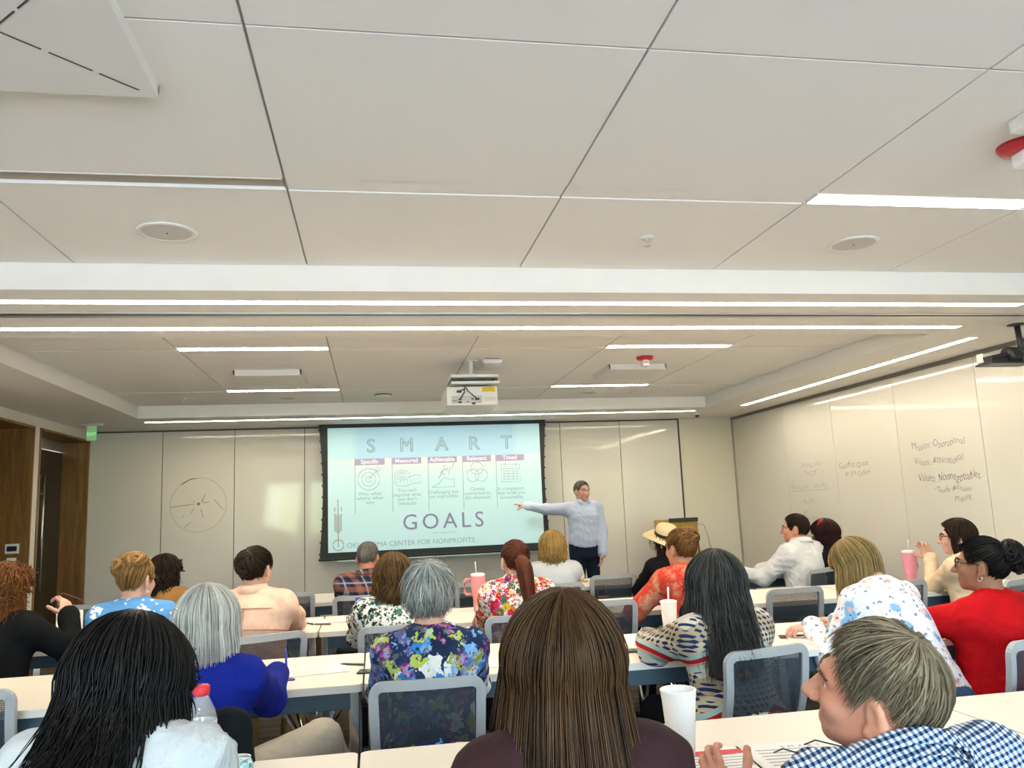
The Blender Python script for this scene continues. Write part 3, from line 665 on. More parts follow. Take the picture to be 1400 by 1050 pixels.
TY = [(1.755+2.52)/2, 3.865, 5.48, 7.205]
ROWN = ['front-most table row nearest the camera', 'second table row from the camera', 'third table row from the camera', 'table row nearest the screen']
TW = 1.83
def put_tables():
    long_, short_ = make_table(TW), make_table(1.36); used = set()
    rows = [((-0.965, 0), (0.865, 0), (2.695, 0)), ((-0.965, 0), (0.865, 0), (2.695, 0)), ((-1.25, 0), (0.58, 0), (2.41, 0), (4.01, 1)), ((-1.45, 0), (0.38, 0), (2.21, 0), (3.81, 1))]
    names = {3: ('left', 'middle', 'right'), 4: ('leftmost', 'second', 'third', 'short rightmost')}
    for r, lst in enumerate(rows):
        for k, (cx, kind) in enumerate(lst):
            src = (long_, short_)[kind]; t = src if kind not in used else copy_tree(src); used.add(kind)
            t.location = (cx, TY[r], 0)
            tag(t, 'cream topped training table, %s one in the %s' % (names[len(lst)][k], ROWN[r]), 'table', 'training tables in rows')
put_tables()
# ---------------------------------------------------------------- chairs
M_FRAME_C = mat('chair_frame_grey', (0.37, 0.385, 0.40), 0.45)
M_SEAT = mat('chair_seat_fabric', (0.035, 0.042, 0.055), 0.9, grain=0.25, gs=300)
def m_mesh():
    t = NT('chair_mesh'); s = t.sep(t.obj())
    g = t.math('MAXIMUM', t.math('PINGPONG', t.math('MULTIPLY', s[0], 260.0), 1.0), t.math('PINGPONG', t.math('MULTIPLY', s[2], 260.0), 1.0))
    t.set(t.b.inputs['Base Color'], (0.028, 0.040, 0.055)); t.set(t.b.inputs['Roughness'], 0.75)
    tr = t.n('BsdfTransparent'); mx = t.n('MixShader', None, Fac=t.math('MULTIPLY_ADD', t.step(g, 0.55, 0.75), 0.20, 0.70))
    t.t.links.new(tr.outputs[0], mx.inputs[1]); t.t.links.new(t.b.outputs[0], mx.inputs[2]); t.t.links.new(mx.outputs[0], t.out.inputs[0])
    return t.m
M_MESH = m_mesh()
def make_chair():
    o = empty('mesh_chair')
    # seat
    bm = MB(); sv = []; ring = rrect(0.46, 0.44, 0.09, 5)
    lv = [(0.93, 0.425), (1.0, 0.435), (1.0, 0.462), (0.95, 0.474), (0.80, 0.477)]
    vs = [(x*s, y*s+0.0, z) for s, z in lv for x, y in ring]; n = len(ring)
    fs = [tuple(reversed(range(n))), tuple((len(lv)-1)*n+k for k in range(n))]+[(i*n+k, i*n+(k+1) % n, (i+1)*n+(k+1) % n, (i+1)*n+k) for i in range(len(lv)-1) for k in range(n)]
    bm.add(vs, fs).build('seat', M_SEAT, o, smooth=True)
    # back frame: rounded loop, leaning back and wrapping forward at the sides
    def bp(x, z):
        t = (z-0.48)/0.34
        return (x*(1+0.05*t), -0.225-0.085*t-0.02*math.sin(PI*t)+0.55*x*x, z)
    loop = [bp(x, 0.665+z) for x, z in rrect(0.362, 0.315, 0.035, 5)]
    dense = []
    for i in range(len(loop)):
        p, q = np.array(loop[i]), np.array(loop[(i+1) % len(loop)]); m = max(1, int(np.linalg.norm(q-p)/0.05))
        for k in range(m):
            c = p+(q-p)*k/m; dense.append(bp(c[0]/(1+0.05*(c[2]-0.48)/0.34), c[2]))
    f = MB().tube(dense, closed=True, rect=(0.034, 0.022, (0, 1, 0)))
    f.build('back_frame', M_FRAME_C, o)
    g = MB(); nx, nz = 9, 9; vs = [bp(-0.172+0.344*i/(nx-1), 0.52+0.29*j/(nz-1)) for j in range(nz) for i in range(nx)]
    g.add(vs, [(j*nx+i, j*nx+i+1, (j+1)*nx+i+1, (j+1)*nx+i) for j in range(nz-1) for i in range(nx-1)]).build('back_mesh', M_MESH, o, smooth=True)
    for s in (-1, 1):
        e = bp(s*0.178, 0.56)
        pts = [np.array(e), (s*0.188, -0.235, 0.50), (s*0.215, -0.205, 0.44), (s*0.228, -0.12, 0.405), (s*0.228, 0.08, 0.400)]
        MB().tube(pts, rect=(0.024, 0.032, (1, 0, 0))).build('back_support', M_FRAME_C, o)
        for yy, y1 in ((0.10, 0.22), (-0.08, -0.24)):
            MB().tube([(s*0.225, yy, 0.405), (s*0.228, (yy+y1)/2, 0.30), (s*0.238, y1, 0.09), (s*0.24, y1, 0.055)], 0.0115, 8).build('leg', M_CHROME, o, smooth=True)
            MB().lathe([(0.012, -0.013), (0.028, -0.011), (0.028, 0.011), (0.012, 0.013)], (s*0.24, y1-0.008, 0.028), 14, axis='x').build('caster', M_BLK, o)
    MB().box((-0.225, -0.10, 0.395), (0.225, 0.12, 0.425), 0.004).build('seat_pan', M_BLK, o)
    return o
ch0 = make_chair(); ch_used = [False]
def chair(x, y, az, label):
    c = ch0 if not ch_used[0] else copy_tree(ch0); ch_used[0] = True
    c.location = (x, y, 0); c.rotation_euler = (0, 0, -math.radians(az)); tag(c, label, 'chair', 'mesh back chairs'); return c
# ---------------------------------------------------------------- people: smooth implicit surfaces turned into meshes
def surfnet(F, org, h):
    ins = F < 0
    sh = F.shape
    c = np.zeros((sh[0]-1, sh[1]-1, sh[2]-1), np.int8)
    corners = [(i, j, k) for i in (0, 1) for j in (0, 1) for k in (0, 1)]
    for i, j, k in corners: c += ins[i:sh[0]-1+i, j:sh[1]-1+j, k:sh[2]-1+k]
    act = np.argwhere((c > 0) & (c < 8))
    if len(act) == 0: return np.zeros((0, 3)), np.zeros((0, 4), int)
    idx = -np.ones(c.shape, np.int64); idx[tuple(act.T)] = np.arange(len(act))
    vals = np.stack([F[act[:, 0]+i, act[:, 1]+j, act[:, 2]+k] for i, j, k in corners], 1)
    acc = np.zeros((len(act), 3)); cnt = np.zeros(len(act)); co = np.array(corners, float)
    for p in range(8):
        for q in range(p+1, 8):
            if abs(co[p]-co[q]).sum() != 1: continue
            a, b = vals[:, p], vals[:, q]; m = (a < 0) != (b < 0)
            t = np.where(m, a/(a-b+1e-20), 0)
            pt = co[p]+t[:, None]*(co[q]-co[p]); acc += np.where(m[:, None], pt, 0); cnt += m
    V = org+h*(act+acc/cnt[:, None]); Q = []
    for ax in range(3):
        o1, o2 = [(1, 2), (2, 0), (0, 1)][ax]
        sl0 = [slice(1, s-1) for s in sh]; sl0[ax] = slice(0, sh[ax]-1); sl1 = list(sl0); sl1[ax] = slice(1, sh[ax])
        A, B = ins[tuple(sl0)], ins[tuple(sl1)]
        e = np.argwhere(A != B)
        if len(e) == 0: continue
        flip = A[tuple(e.T)]; off = np.ones(3, int); off[ax] = 0; e = e+off
        def cell(d1, d2):
            k = e.copy(); k[:, o1] -= d1; k[:, o2] -= d2; return idx[tuple(k.T)]
        q = np.stack([cell(1, 1), cell(0, 1), cell(0, 0), cell(1, 0)], 1)
        q = np.where(flip[:, None], q, q[:, ::-1]); Q.append(q)
    return V, np.concatenate(Q)
def smin(a, b, k):
    h = np.maximum(k-np.abs(a-b), 0)/k; return np.minimum(a, b)-h*h*k*0.25
class Field:
    def __init__(s): s.pr = []
    def _add(s, fn, lo, hi, k, sub): s.pr.append((fn, np.asarray(lo, float), np.asarray(hi, float), k, sub)); return s
    def cap(s, a, b, ra, rb, k=0.03, sub=False):
        a, b = np.asarray(a, float), np.asarray(b, float); d = b-a; L2 = d@d+1e-12; R = max(ra, rb)
        def fn(X, Y, Z):
            px, py, pz = X-a[0], Y-a[1], Z-a[2]
            t = np.clip((px*d[0]+py*d[1]+pz*d[2])/L2, 0, 1)
            return np.sqrt((px-t*d[0])**2+(py-t*d[1])**2+(pz-t*d[2])**2)-(ra+(rb-ra)*t)
        return s._add(fn, np.minimum(a, b)-R, np.maximum(a, b)+R, k, sub)
    def ell(s, c, r, k=0.03, M=None, sub=False):
        c, r = np.asarray(c, float), np.asarray(r, float); M = np.eye(3) if M is None else np.asarray(M, float)
        def fn(X, Y, Z):
            px, py, pz = X-c[0], Y-c[1], Z-c[2]
            q = [(M[i, 0]*px+M[i, 1]*py+M[i, 2]*pz) for i in range(3)]
            k0 = np.sqrt(sum((q[i]/r[i])**2 for i in range(3))); k1 = np.sqrt(sum((q[i]/r[i]**2)**2 for i in range(3)))+1e-9
            return k0*(k0-1)/k1
        R = r.max(); ext = np.abs(M.T)@r if True else R
        return s._add(fn, c-ext, c+ext, k, sub)
    def spine(s, a, b, right, prof, k=0.03, grow=0.0, t0=0.0, t1=1.0, bend=0.0):
        """elliptical trunk from a to b; prof rows: t, half width, half depth, forward shift"""
        a, b = np.asarray(a, float), np.asarray(b, float); ax = b-a; L = np.linalg.norm(ax); ax = ax/L
        r = np.asarray(right, float); r = r-ax*(r@ax); r /= np.linalg.norm(r); f = np.cross(ax, r); f = -f if f[1]*0 else f
        f = np.cross(ax, r)
        P = np.asarray(prof, float)
        def fn(X, Y, Z):
            px, py, pz = X-a[0], Y-a[1], Z-a[2]
            h = px*ax[0]+py*ax[1]+pz*ax[2]; t = np.clip(h/L, t0, t1)
            w = np.interp(t, P[:, 0], P[:, 1])+grow; d = np.interp(t, P[:, 0], P[:, 2])+grow; sh = np.interp(t, P[:, 0], P[:, 3])-bend*np.sin(np.pi*t)
            u = px*r[0]+py*r[1]+pz*r[2]; v = px*f[0]+py*f[1]+pz*f[2]-sh
            q = np.sqrt((u/w)**2+(v/d)**2)+1e-9; m = np.sqrt(u*u+v*v)
            ds = np.where(q > 1e-6, m*(1-1/q), -np.minimum(w, d)); ds = np.maximum(ds, -np.minimum(w, d))
            e = h-t*L
            return np.where(np.abs(e) > 0, np.sqrt(np.maximum(ds+0.03, 0)**2+e*e)-0.03, ds)
        R = P[:, 1:3].max()+grow+0.03+abs(bend)
        return s._add(fn, np.minimum(a, b)-R, np.maximum(a, b)+R, k, False)
    def cut(s, p, n):
        """keep the side where (x-p).n < 0"""
        p, n = np.asarray(p, float), np.asarray(n, float); n = n/np.linalg.norm(n); s.pr.append(('cut', p, n, 0, None)); return s
    def mesh(s, h):
        los = [q[1]-q[3]*0.5 for q in s.pr if q[0] != 'cut' and not q[4]]; his = [q[2]+q[3]*0.5 for q in s.pr if q[0] != 'cut' and not q[4]]
        lo = np.min(los, 0)-2.5*h; hi = np.max(his, 0)+2.5*h
        n = np.ceil((hi-lo)/h).astype(int)+1
        F = np.full(n, 0.5, np.float32); ax = [lo[i]+h*np.arange(n[i]) for i in range(3)]
        for fn, a, b, k, sub in s.pr:
            if isinstance(fn, str):
                D = ((ax[0]-a[0])*b[0])[:, None, None]+((ax[1]-a[1])*b[1])[None, :, None]+((ax[2]-a[2])*b[2])[None, None, :]
                F = np.maximum(F, D.astype(np.float32)); continue
            mg = k+3*h
            i0 = np.clip(np.floor((a-mg-lo)/h).astype(int), 0, n-1); i1 = np.clip(np.ceil((b+mg-lo)/h).astype(int)+1, 1, n)
            sl = tuple(slice(i0[i], i1[i]) for i in range(3))
            X, Y, Z = np.meshgrid(*[ax[i][sl[i]].astype(np.float32) for i in range(3)], indexing='ij', sparse=True)
            d = fn(X, Y, Z)
            F[sl] = -smin(-F[sl], d, k) if sub else smin(F[sl], d, k)
        return surfnet(F, lo, h)
def np_mesh(name, parts):
    """parts: list of (V, Q[, material index])"""
    V = []; F = []; MI = []; b = 0
    for p in parts:
        v, q = p[0], p[1]
        if len(v) == 0: continue
        V.append(v); F.append((np.asarray(q)+b)); MI.append(np.full(len(q), p[2] if len(p) > 2 else 0) if np.isscalar(p[2] if len(p) > 2 else 0) else p[2]); b += len(v)
    V = np.concatenate(V).astype(np.float32)
    me = bpy.data.meshes.new(name); nq = sum(len(f) for f in F)
    me.vertices.add(len(V)); me.vertices.foreach_set('co', V.ravel())
    k = F[0].shape[1]; me.loops.add(nq*k); me.loops.foreach_set('vertex_index', np.concatenate(F).astype(np.int32).ravel())
    me.polygons.add(nq); me.polygons.foreach_set('loop_start', np.arange(nq, dtype=np.int32)*k)
    mi = np.concatenate(MI).astype(np.int32)
    me.polygons.foreach_set('material_index', mi)
    me.update(calc_edges=True); me.validate(); me.shade_smooth(); return me
def tubes(P, R, n=5):
    """P (m,k,3) polylines, R (m,k) radii -> V, Q (quads, closed tips by shrinking)"""
    m, k, _ = P.shape
    T = np.gradient(P, axis=1); T /= np.linalg.norm(T, axis=2, keepdims=True)+1e-9
    ref = np.eye(3)[np.abs(T).max(1).argmin(1)][:, None, :]; A = np.cross(T, ref); A /= np.linalg.norm(A, axis=2, keepdims=True)+1e-9; B = np.cross(A, T)
    th = np.linspace(0, 2*PI, n, endpoint=False)
    V = P[:, :, None, :]+R[:, :, None, None]*(A[:, :, None, :]*np.cos(th)[None, None, :, None]+B[:, :, None, :]*np.sin(th)[None, None, :, None])
    i = np.arange(m)[:, None, None]*(k*n); j = np.arange(k-1)[None, :, None]*n; a = np.arange(n)[None, None, :]; a2 = (a+1) % n
    Q = np.stack(np.broadcast_arrays(i+j+a, i+j+a2, i+j+n+a2, i+j+n+a), -1).reshape(-1, 4)
    return V.reshape(-1, 3), Q
def rotm(az, pitch=0.0, roll=0.0):
    """columns: right, forward, up of a frame turned az to the right, nose up by pitch, leaning right by roll (degrees)"""
    a, p, r = math.radians(az), math.radians(pitch), math.radians(roll)
    Rz = np.array([[math.cos(a), math.sin(a), 0], [-math.sin(a), math.cos(a), 0], [0, 0, 1]])
    Rx = np.array([[1, 0, 0], [0, math.cos(p), -math.sin(p)], [0, math.sin(p), math.cos(p)]])
    Ry = np.array([[math.cos(r), 0, math.sin(r)], [0, 1, 0], [-math.sin(r), 0, math.cos(r)]])
    return Rz@Rx@Ry
def skin_mat(name, col, red=(0.55, 0.16, 0.12)):
    if name in MATS: return MATS[name]
    t = NT(name); o = t.obj(); nz = t.noise(22, o, 4.0); n2 = t.noise(420, o, 2.0)
    c = t.mix(t.math('MULTIPLY', t.step(nz.outputs['Fac'], 0.42, 0.75), 0.28), col, red)
    t.bump(n2.outputs['Fac'], 0.12, 0.0015)
    MATS[name] = t.fin(c, 0.5, spec=0.35, Subsurface_Weight=0.08, Subsurface_Radius=(0.012, 0.005, 0.003)); return MATS[name]
def lip_of(name, col): return mat(name+'_lips', (col[0]*0.80, col[1]*0.68, col[2]*0.66), 0.4)
def hair_mat(name, dark, light, rough=0.42, streak=0.5):
    if name in MATS: return MATS[name]
    t = NT(name); g = t.n('NewGeometry'); r = g.outputs['Random Per Island']; o = t.obj(); s = t.sep(o)
    v = t.n('CombineXYZ', None, i0=t.math('MULTIPLY', s[0], 190.0), i1=t.math('MULTIPLY', s[1], 190.0), i2=t.math('MULTIPLY', s[2], 14.0)).outputs[0]
    nz = t.noise(1.0, v, 3.0); big = t.noise(14, o, 2.0)
    f = t.math('ADD', t.math('MULTIPLY', r, 0.42), t.math('ADD', t.math('MULTIPLY', nz.outputs['Fac'], streak*0.8), t.math('MULTIPLY', big.outputs['Fac'], 0.45)))
    c = t.ramp(f, [(0.28, dark), (0.62, tuple((a+b)/2 for a, b in zip(dark, light))), (0.95, light)])
    t.bump(nz.outputs['Fac'], 0.3, 0.003)
    MATS[name] = t.fin(c, rough+0.06, spec=0.16); return MATS[name]
# ---- head in its own frame: x right, y forward, z up
def head_field(neck_lo, fem=True, nose=1.0, jaw=1.0, fat=0.0, open_=0.0):
    F = Field(); jw = (0.044 if fem else 0.052)*jaw
    F.ell((0, -0.014, 0.028), (0.0745, 0.0935, 0.088), 0.02); F.ell((0, 0.026, -0.022), (0.062+fat, 0.066, 0.082), 0.03)
    F.ell((0, 0.030, -0.072), (jw+fat, 0.052, 0.038), 0.03); F.ell((0, 0.070, -0.094), (0.021, 0.017, 0.017), 0.025)
    for s in (-1, 1):
        F.ell((s*0.036, 0.062, -0.026), (0.023+fat, 0.024, 0.022), 0.02); F.cap((s*0.012, 0.088, 0.024), (s*0.044, 0.072, 0.022), 0.0085, 0.008, 0.015)
        F.ell((s*0.030, 0.093, 0.006), (0.015, 0.012, 0.010), 0.012, sub=True)
    for s in (-1, 1): F.cap((s*0.020, 0.0835, 0.0145), (s*0.040, 0.0775, 0.0145), 0.0045, 0.0042, 0.006); F.cap((s*0.021, 0.0825, -0.003), (s*0.039, 0.077, -0.003), 0.004, 0.004, 0.006)
    n = nose
    F.cap((0, 0.088, 0.010), (0, 0.100+0.014*n, -0.030), 0.008, 0.0095+0.003*n, 0.012)
    for s in (-1, 1): F.ell((s*0.011*n, 0.096+0.004*n, -0.034), (0.0085*n, 0.010*n, 0.0075), 0.008)
    F.cap((-0.017, 0.085, -0.060), (0.017, 0.085, -0.060), 0.0075, 0.0075, 0.01); F.cap((-0.014, 0.084, -0.0705), (0.014, 0.084, -0.0705), 0.0085, 0.0085, 0.008)
    for s in (-1, 1):
        a = math.radians(-14); M = np.array([[1, 0, 0], [0, math.cos(a), math.sin(a)], [0, -math.sin(a), math.cos(a)]])
        Mz = np.array([[math.cos(0.5*s), math.sin(0.5*s), 0], [-math.sin(0.5*s), math.cos(0.5*s), 0], [0, 0, 1]])
        F.ell((s*0.080, -0.012, -0.008), (0.010, 0.020, 0.035), 0.004, M@Mz); F.ell((s*0.091, -0.004, -0.006), (0.009, 0.011, 0.023), 0.004, M@Mz, sub=True)
        F.ell((s*0.077, -0.002, -0.038), (0.009, 0.010, 0.011), 0.006)
    F.cap((0, -0.026, -0.065), neck_lo, 0.050 if fem else 0.056, 0.053 if fem else 0.062, 0.035)
    return F
EYE_W, EYE_I, EYE_P = None, None, None
def eyes(parent, R, H, off, iris=(0.06, 0.035, 0.02)):
    mw = mat('eye_white', (0.78, 0.76, 0.73), 0.15); mi = mat('eye_iris_%d' % int(iris[0]*1000), iris, 0.1)
    for s in (-1, 1):
        b = MB(); c = np.array((s*0.030, 0.0738, 0.006)); b.ball((0, 0, 0), 0.0115, 10, 6); b.cur = 1; b.lathe([(0.0055, 0.0098), (0.004, 0.0113), (0.0005, 0.0118)], (0, 0, 0), 12, axis='y')
        M = Matrix(R.tolist()).to_4x4(); M.translation = Vector(H+R@c-off)
        o = b.build('eye', [mw, mi], parent, smooth=True); o.matrix_local = M
# ---- hands: local frame x = across (towards the little finger is -side*x), y = along fingers, z = back of the hand
def hand_field(side, pose='relaxed'):
    F = Field()
    F.cap((0, -0.035, 0), (0, -0.004, 0), 0.025, 0.024, 0.02)
    F.ell((0.0, 0.045, 0.0), (0.040, 0.055, 0.0155), 0.015); F.ell((side*0.020, 0.022, -0.006), (0.020, 0.032, 0.016), 0.015)
    curls = dict(relaxed=[25]*4, flat=[8]*4, fist=[78]*4, grip=[48, 52, 55, 58], point=[4, 80, 82, 84], pinch=[38, 36, 50, 55], pen=[46, 50, 60, 64])[pose]
    L = [0.074, 0.082, 0.077, 0.060]; X = [0.029, 0.010, -0.010, -0.028]; Y0 = [0.086, 0.092, 0.088, 0.078]
    for i in range(4):
        p = np.array((side*X[i], Y0[i], 0.0)); a = 0.0; r = 0.0088-0.0006*(i == 3)
        dirx = side*X[i]*2.2
        for j, fr in enumerate((0.45, 0.30, 0.25)):
            a += math.radians(curls[i]*(0.8 if j == 0 else 1.0)); d = np.array((dirx*math.cos(a), math.cos(a), -math.sin(a))); d /= np.linalg.norm(d)
            q = p+d*L[i]*fr; F.cap(p, q, r, r*0.92, 0.004); p = q; r *= 0.92
    th = dict(point=60, fist=60, pinch=48, pen=50, grip=40).get(pose, 25); p = np.array((side*0.026, 0.012, -0.006)); ang = math.radians(48)
    for j, (l, r) in enumerate(((0.042, 0.0125), (0.034, 0.0105), (0.026, 0.0095))):
        d = np.array((side*math.sin(ang), math.cos(ang), -0.35-0.25*j*(th > 30))); d /= np.linalg.norm(d)
        q = p+d*l; F.cap(p, q, r, r*0.9, 0.006); p = q; ang -= math.radians(th*0.55)
    return F
HANDS = {}
def hand_mesh(side, pose, h):
    k = (side, pose, h)
    if k not in HANDS: HANDS[k] = hand_field(side, pose).mesh(h)
    return HANDS[k]
def frame(y, z):
    y = np.asarray(y, float); y = y/np.linalg.norm(y); z = np.asarray(z, float); z = z-y*(z@y); z /= np.linalg.norm(z); x = np.cross(y, z)
    return np.stack([x, y, z], 1)
def ik(a, b, l1, l2, pole):
    a, b, pole = map(lambda q: np.asarray(q, float), (a, b, pole)); d = b-a; L = np.linalg.norm(d); Lc = min(L, (l1+l2)*0.995)
    u = d/L; b2 = a+u*Lc; x = (l1*l1-l2*l2+Lc*Lc)/(2*Lc); y = math.sqrt(max(l1*l1-x*x, 0)); p = pole-u*(pole@u); p /= np.linalg.norm(p)+1e-9
    return a+u*x+p*y, b2
PROF_F = [(0, .150, .115, 0), (.10, .172, .125, 0), (.22, .168, .118, 0), (.38, .142, .102, .005), (.55, .142, .104, .010), (.72, .155, .118, .018), (.84, .158, .098, .005), (.93, .120, .072, -.008), (1.0, .062, .055, -.01)]
PROF_M = [(0, .150, .115, 0), (.10, .168, .122, 0), (.30, .158, .118, .01), (.50, .160, .118, .012), (.70, .178, .124, .012), (.84, .182, .104, .0), (.93, .135, .076, -.01), (1.0, .068, .060, -.01)]
# ---- hair: strands run over the skull from a crown point and then fall
EC, ER = np.array((0, -0.014, 0.028)), np.array((0.0745, 0.0935, 0.088))
def hairline(p, nape=-0.075, front=0.016):
    a = front+0.020*np.clip((np.abs(p[..., 0])-0.05)/0.02, 0, 1)-(0.806*p[..., 1]-0.591*p[..., 2])       # behind the slanting line from ear to forehead
    b = p[..., 2]-nape-0.25*np.maximum(p[..., 1]+0.02, 0)*2
    ear = np.maximum(0.0, 1)
    return np.minimum(a, b)
def skull_path(phi, off, pole, nape, front, ns=14, e0=89.3, ears=False):
    """phi (m,), off (m,) -> points (m,ns,3) from the crown to the hairline"""
    tau = math.radians(pole); e = np.radians(np.linspace(e0, -88, 90))
    off = np.asarray(off)[:, None]
    x = np.cos(e)[None]*np.sin(phi)[:, None]; y = -np.cos(e)[None]*np.cos(phi)[:, None]; z = np.broadcast_to(np.sin(e)[None], x.shape)
    y2 = y*math.cos(tau)-z*math.sin(tau); z2 = y*math.sin(tau)+z*math.cos(tau)
    P = np.stack([x, y2, z2], -1)*(ER+off[..., None])+EC
    hl = hairline(P, nape, front)
    if ears: hl = np.where((np.abs(P[..., 0]) > 0.045) & (((P[..., 1]+0.010)/0.027)**2+((P[..., 2]+0.012)/0.042)**2 < 1), -1.0, hl)
    ok = hl > 0; bad = ~ok; first = np.where(bad.any(1), bad.argmax(1), P.shape[1]-1); first = np.maximum(first, 2)
    t = np.linspace(0, 1, ns)[None]*(first[:, None]-1); i0 = np.floor(t).astype(int); fr = (t-i0)[..., None]; r = np.arange(len(phi))[:, None]
    return P[r, i0]*(1-fr)+P[r, np.minimum(i0+1, P.shape[1]-1)]*fr
def ramp01(x, a, b): return np.clip((x-a)/(b-a), 0, 1)
def hair_build(spec, R, rng):
    """returns list of (V,Q) in head-local coordinates"""
    g = R.T@np.array((0, 0, -1.0)); out = []
    L = spec.get('length', 0.0); pole = spec.get('pole', 8); nape = spec.get('nape', -0.075); front = spec.get('front', 0.016); vol = spec.get('vol', 0.014)
    fallmax = math.radians(spec.get('fall_to', 112)); flare = spec.get('flare', 0.05); back = spec.get('back', 0.10); tip = spec.get('tip', 0.0); wave = spec.get('wave', 0.0)
    n = spec.get('n', 260); rad = spec.get('rad', 0.0045); NS = spec.get('ns', 9 if not spec.get('fine') else 14); nf = (9 if not spec.get('fine') else 16) if L > 0 else 0; rag = spec.get('ragged', 0.12); sides = spec.get('sides', 3)
    vl = spec.get('vol_low', vol)
    def paths(phi, off, lf, jit):
        P = skull_path(phi, off, pole, nape if L == 0 else spec.get('brk', -0.02), front, NS, ears=(L == 0))
        if vl != vol:                                       # hair that lifts away from the head lower down
            t = np.linspace(0, 1, P.shape[1])[None, :, None]; d = P-EC; d = d/(np.linalg.norm(d, axis=2, keepdims=True)+1e-9); P = P+d*(vl-vol)*t**1.5*np.array((1, 1, 0.3))
        if L > 0:
            w = np.clip((fallmax-np.abs(phi))/0.25, 0, 1); T = P[:, -1]-P[:, -3]; T /= np.linalg.norm(T, axis=1, keepdims=True)+1e-9
            s = np.linspace(0, 1, nf+1)[1:]; base = P[:, -1][:, None]
            rd = P[:, -1]-EC; rd[:, 2] = 0; rd /= np.linalg.norm(rd, axis=1, keepdims=True)+1e-9
            le = (L*w*lf)[:, None, None]; ss = s[None, :, None]
            bl = np.clip(ss*3.0, 0, 1); dirn = T[:, None]*(1-bl)*0.6+g[None, None]*(0.4+0.6*bl)
            Q = base+np.cumsum(dirn/nf, 1)*le
            Q = Q+rd[:, None]*(flare*np.sin(ss*PI*0.5)*w[:, None, None])+np.array((0, -1.0, 0))*(back*ss**1.5*np.clip(np.cos(phi), 0, 1)[:, None, None]*w[:, None, None])
            if tip: Q = Q-rd[:, None]*(tip*ss**4)
            P = np.concatenate([P, Q], 1)
        if wave:
            t = np.linspace(0, 1, P.shape[1])[None, :, None]; ph = rng.uniform(0, 6.28, (len(phi), 1, 1)) if jit else 0
            fq = spec.get('freq', 3.0)*6.28; amp = wave*np.clip(t*2.5-spec.get('wave_from', 0.3), 0, 1)
            side = np.stack([np.cos(phi), np.sin(phi), np.zeros_like(phi)], -1)[:, None]
            P = P+side*amp*np.sin(fq*t+ph)+(P-EC)/0.12*amp*0.6*np.cos(fq*t*0.9+ph*1.7)
        return P
    # solid base
    m = 64; ph = np.linspace(-PI, PI, m+1)[:-1]
    Po = paths(ph, np.full(m, vol-0.004), np.full(m, 0.94), False); k = Po.shape[1]
    Pi = EC+(Po-EC)*0.90 if L == 0 else np.concatenate([EC+(Po[:, :NS]-EC)*0.90, Po[:, NS:]*np.array((0.86, 0.80, 1.0))+np.array((0, -0.012, 0))], 1)
    V = np.concatenate([Po.reshape(-1, 3), Pi.reshape(-1, 3)]); a = np.arange(m)[:, None]; b = (a+1) % m; j = np.arange(k-1)[None]
    q1 = np.stack(np.broadcast_arrays(a*k+j, b*k+j, b*k+j+1, a*k+j+1), -1).reshape(-1, 4); q2 = q1[:, ::-1]+m*k
    aa = np.arange(m); bb = (aa+1) % m; q3 = np.stack([aa*k+k-1, bb*k+k-1, bb*k+k-1+m*k, aa*k+k-1+m*k], 1); out.append((V, np.concatenate([q1, q2, q3])))
    # locks
    phi = rng.uniform(-PI, PI, n); off = vol-0.004+rng.uniform(-0.002, spec.get('loose', 0.006), n); lf = 1-rag*rng.uniform(0, 1, n)**1.5
    P = paths(phi, off, lf, True); t = np.linspace(0, 1, P.shape[1])
    P = P+rng.normal(0, spec.get('mess', 0.0015), (n, 1, 3))*t[None, :, None]*2
    if spec.get('curl'):
        c = spec['curl']; tt = t[None, :, None]*spec.get('turns', 5)*6.28+rng.uniform(0, 6.28, (n, 1, 1)); A = rng.normal(size=(n, 1, 3)); A /= np.linalg.norm(A, axis=2, keepdims=True); B = np.cross(A, (0.3, 0.5, 0.8)); B /= np.linalg.norm(B, axis=2, keepdims=True)+1e-9
        P = P+c*np.clip(t*6, 0, 1)[None, :, None]*(A*np.cos(tt)+B*np.sin(tt)); 
    Rr = rad*(0.45+0.55*np.sin(np.clip(t*1.15+0.12, 0, 1)*PI)**0.6)[None]*rng.uniform(0.6, 1.25, (n, 1))
    Rr[:, -1] *= 0.15; Rr[:, -2] *= 0.6
    out.append(tubes(P, Rr, sides))
    # buns, tails, loose curls
    for b_ in spec.get('buns', []):
        c, r, nt_ = np.array(b_[0], float), b_[1], b_[2]; r = np.array((r, r, r)) if np.isscalar(r) else np.array(r)
        out.append(Field().ell(c, r*0.86, 0.01).mesh(max(0.008, r.max()/5)))
        A = rng.normal(size=(nt_, 3)); A /= np.linalg.norm(A, axis=1, keepdims=True); B = np.cross(A, rng.normal(size=(nt_, 3))); B /= np.linalg.norm(B, axis=1, keepdims=True)
        tt = np.linspace(0, rng.uniform(2.2, 4.5), 11)[None]+rng.uniform(0, 6, (nt_, 1)); C = np.cross(A, B)*rng.uniform(-0.25, 0.25, (nt_, 1))
        P = c+(B[:, None]*np.cos(tt)[..., None]+A[:, None]*np.sin(tt)[..., None]+C[:, None])*r*rng.uniform(0.86, 1.05, (nt_, 1, 1))
        rr = b_[3] if len(b_) > 3 else 0.008; Rr = rr*np.sin(np.linspace(0.12, 0.97, 11)*PI)[None]**0.5*rng.uniform(0.7, 1.2, (nt_, 1)); out.append(tubes(P, Rr, 5))
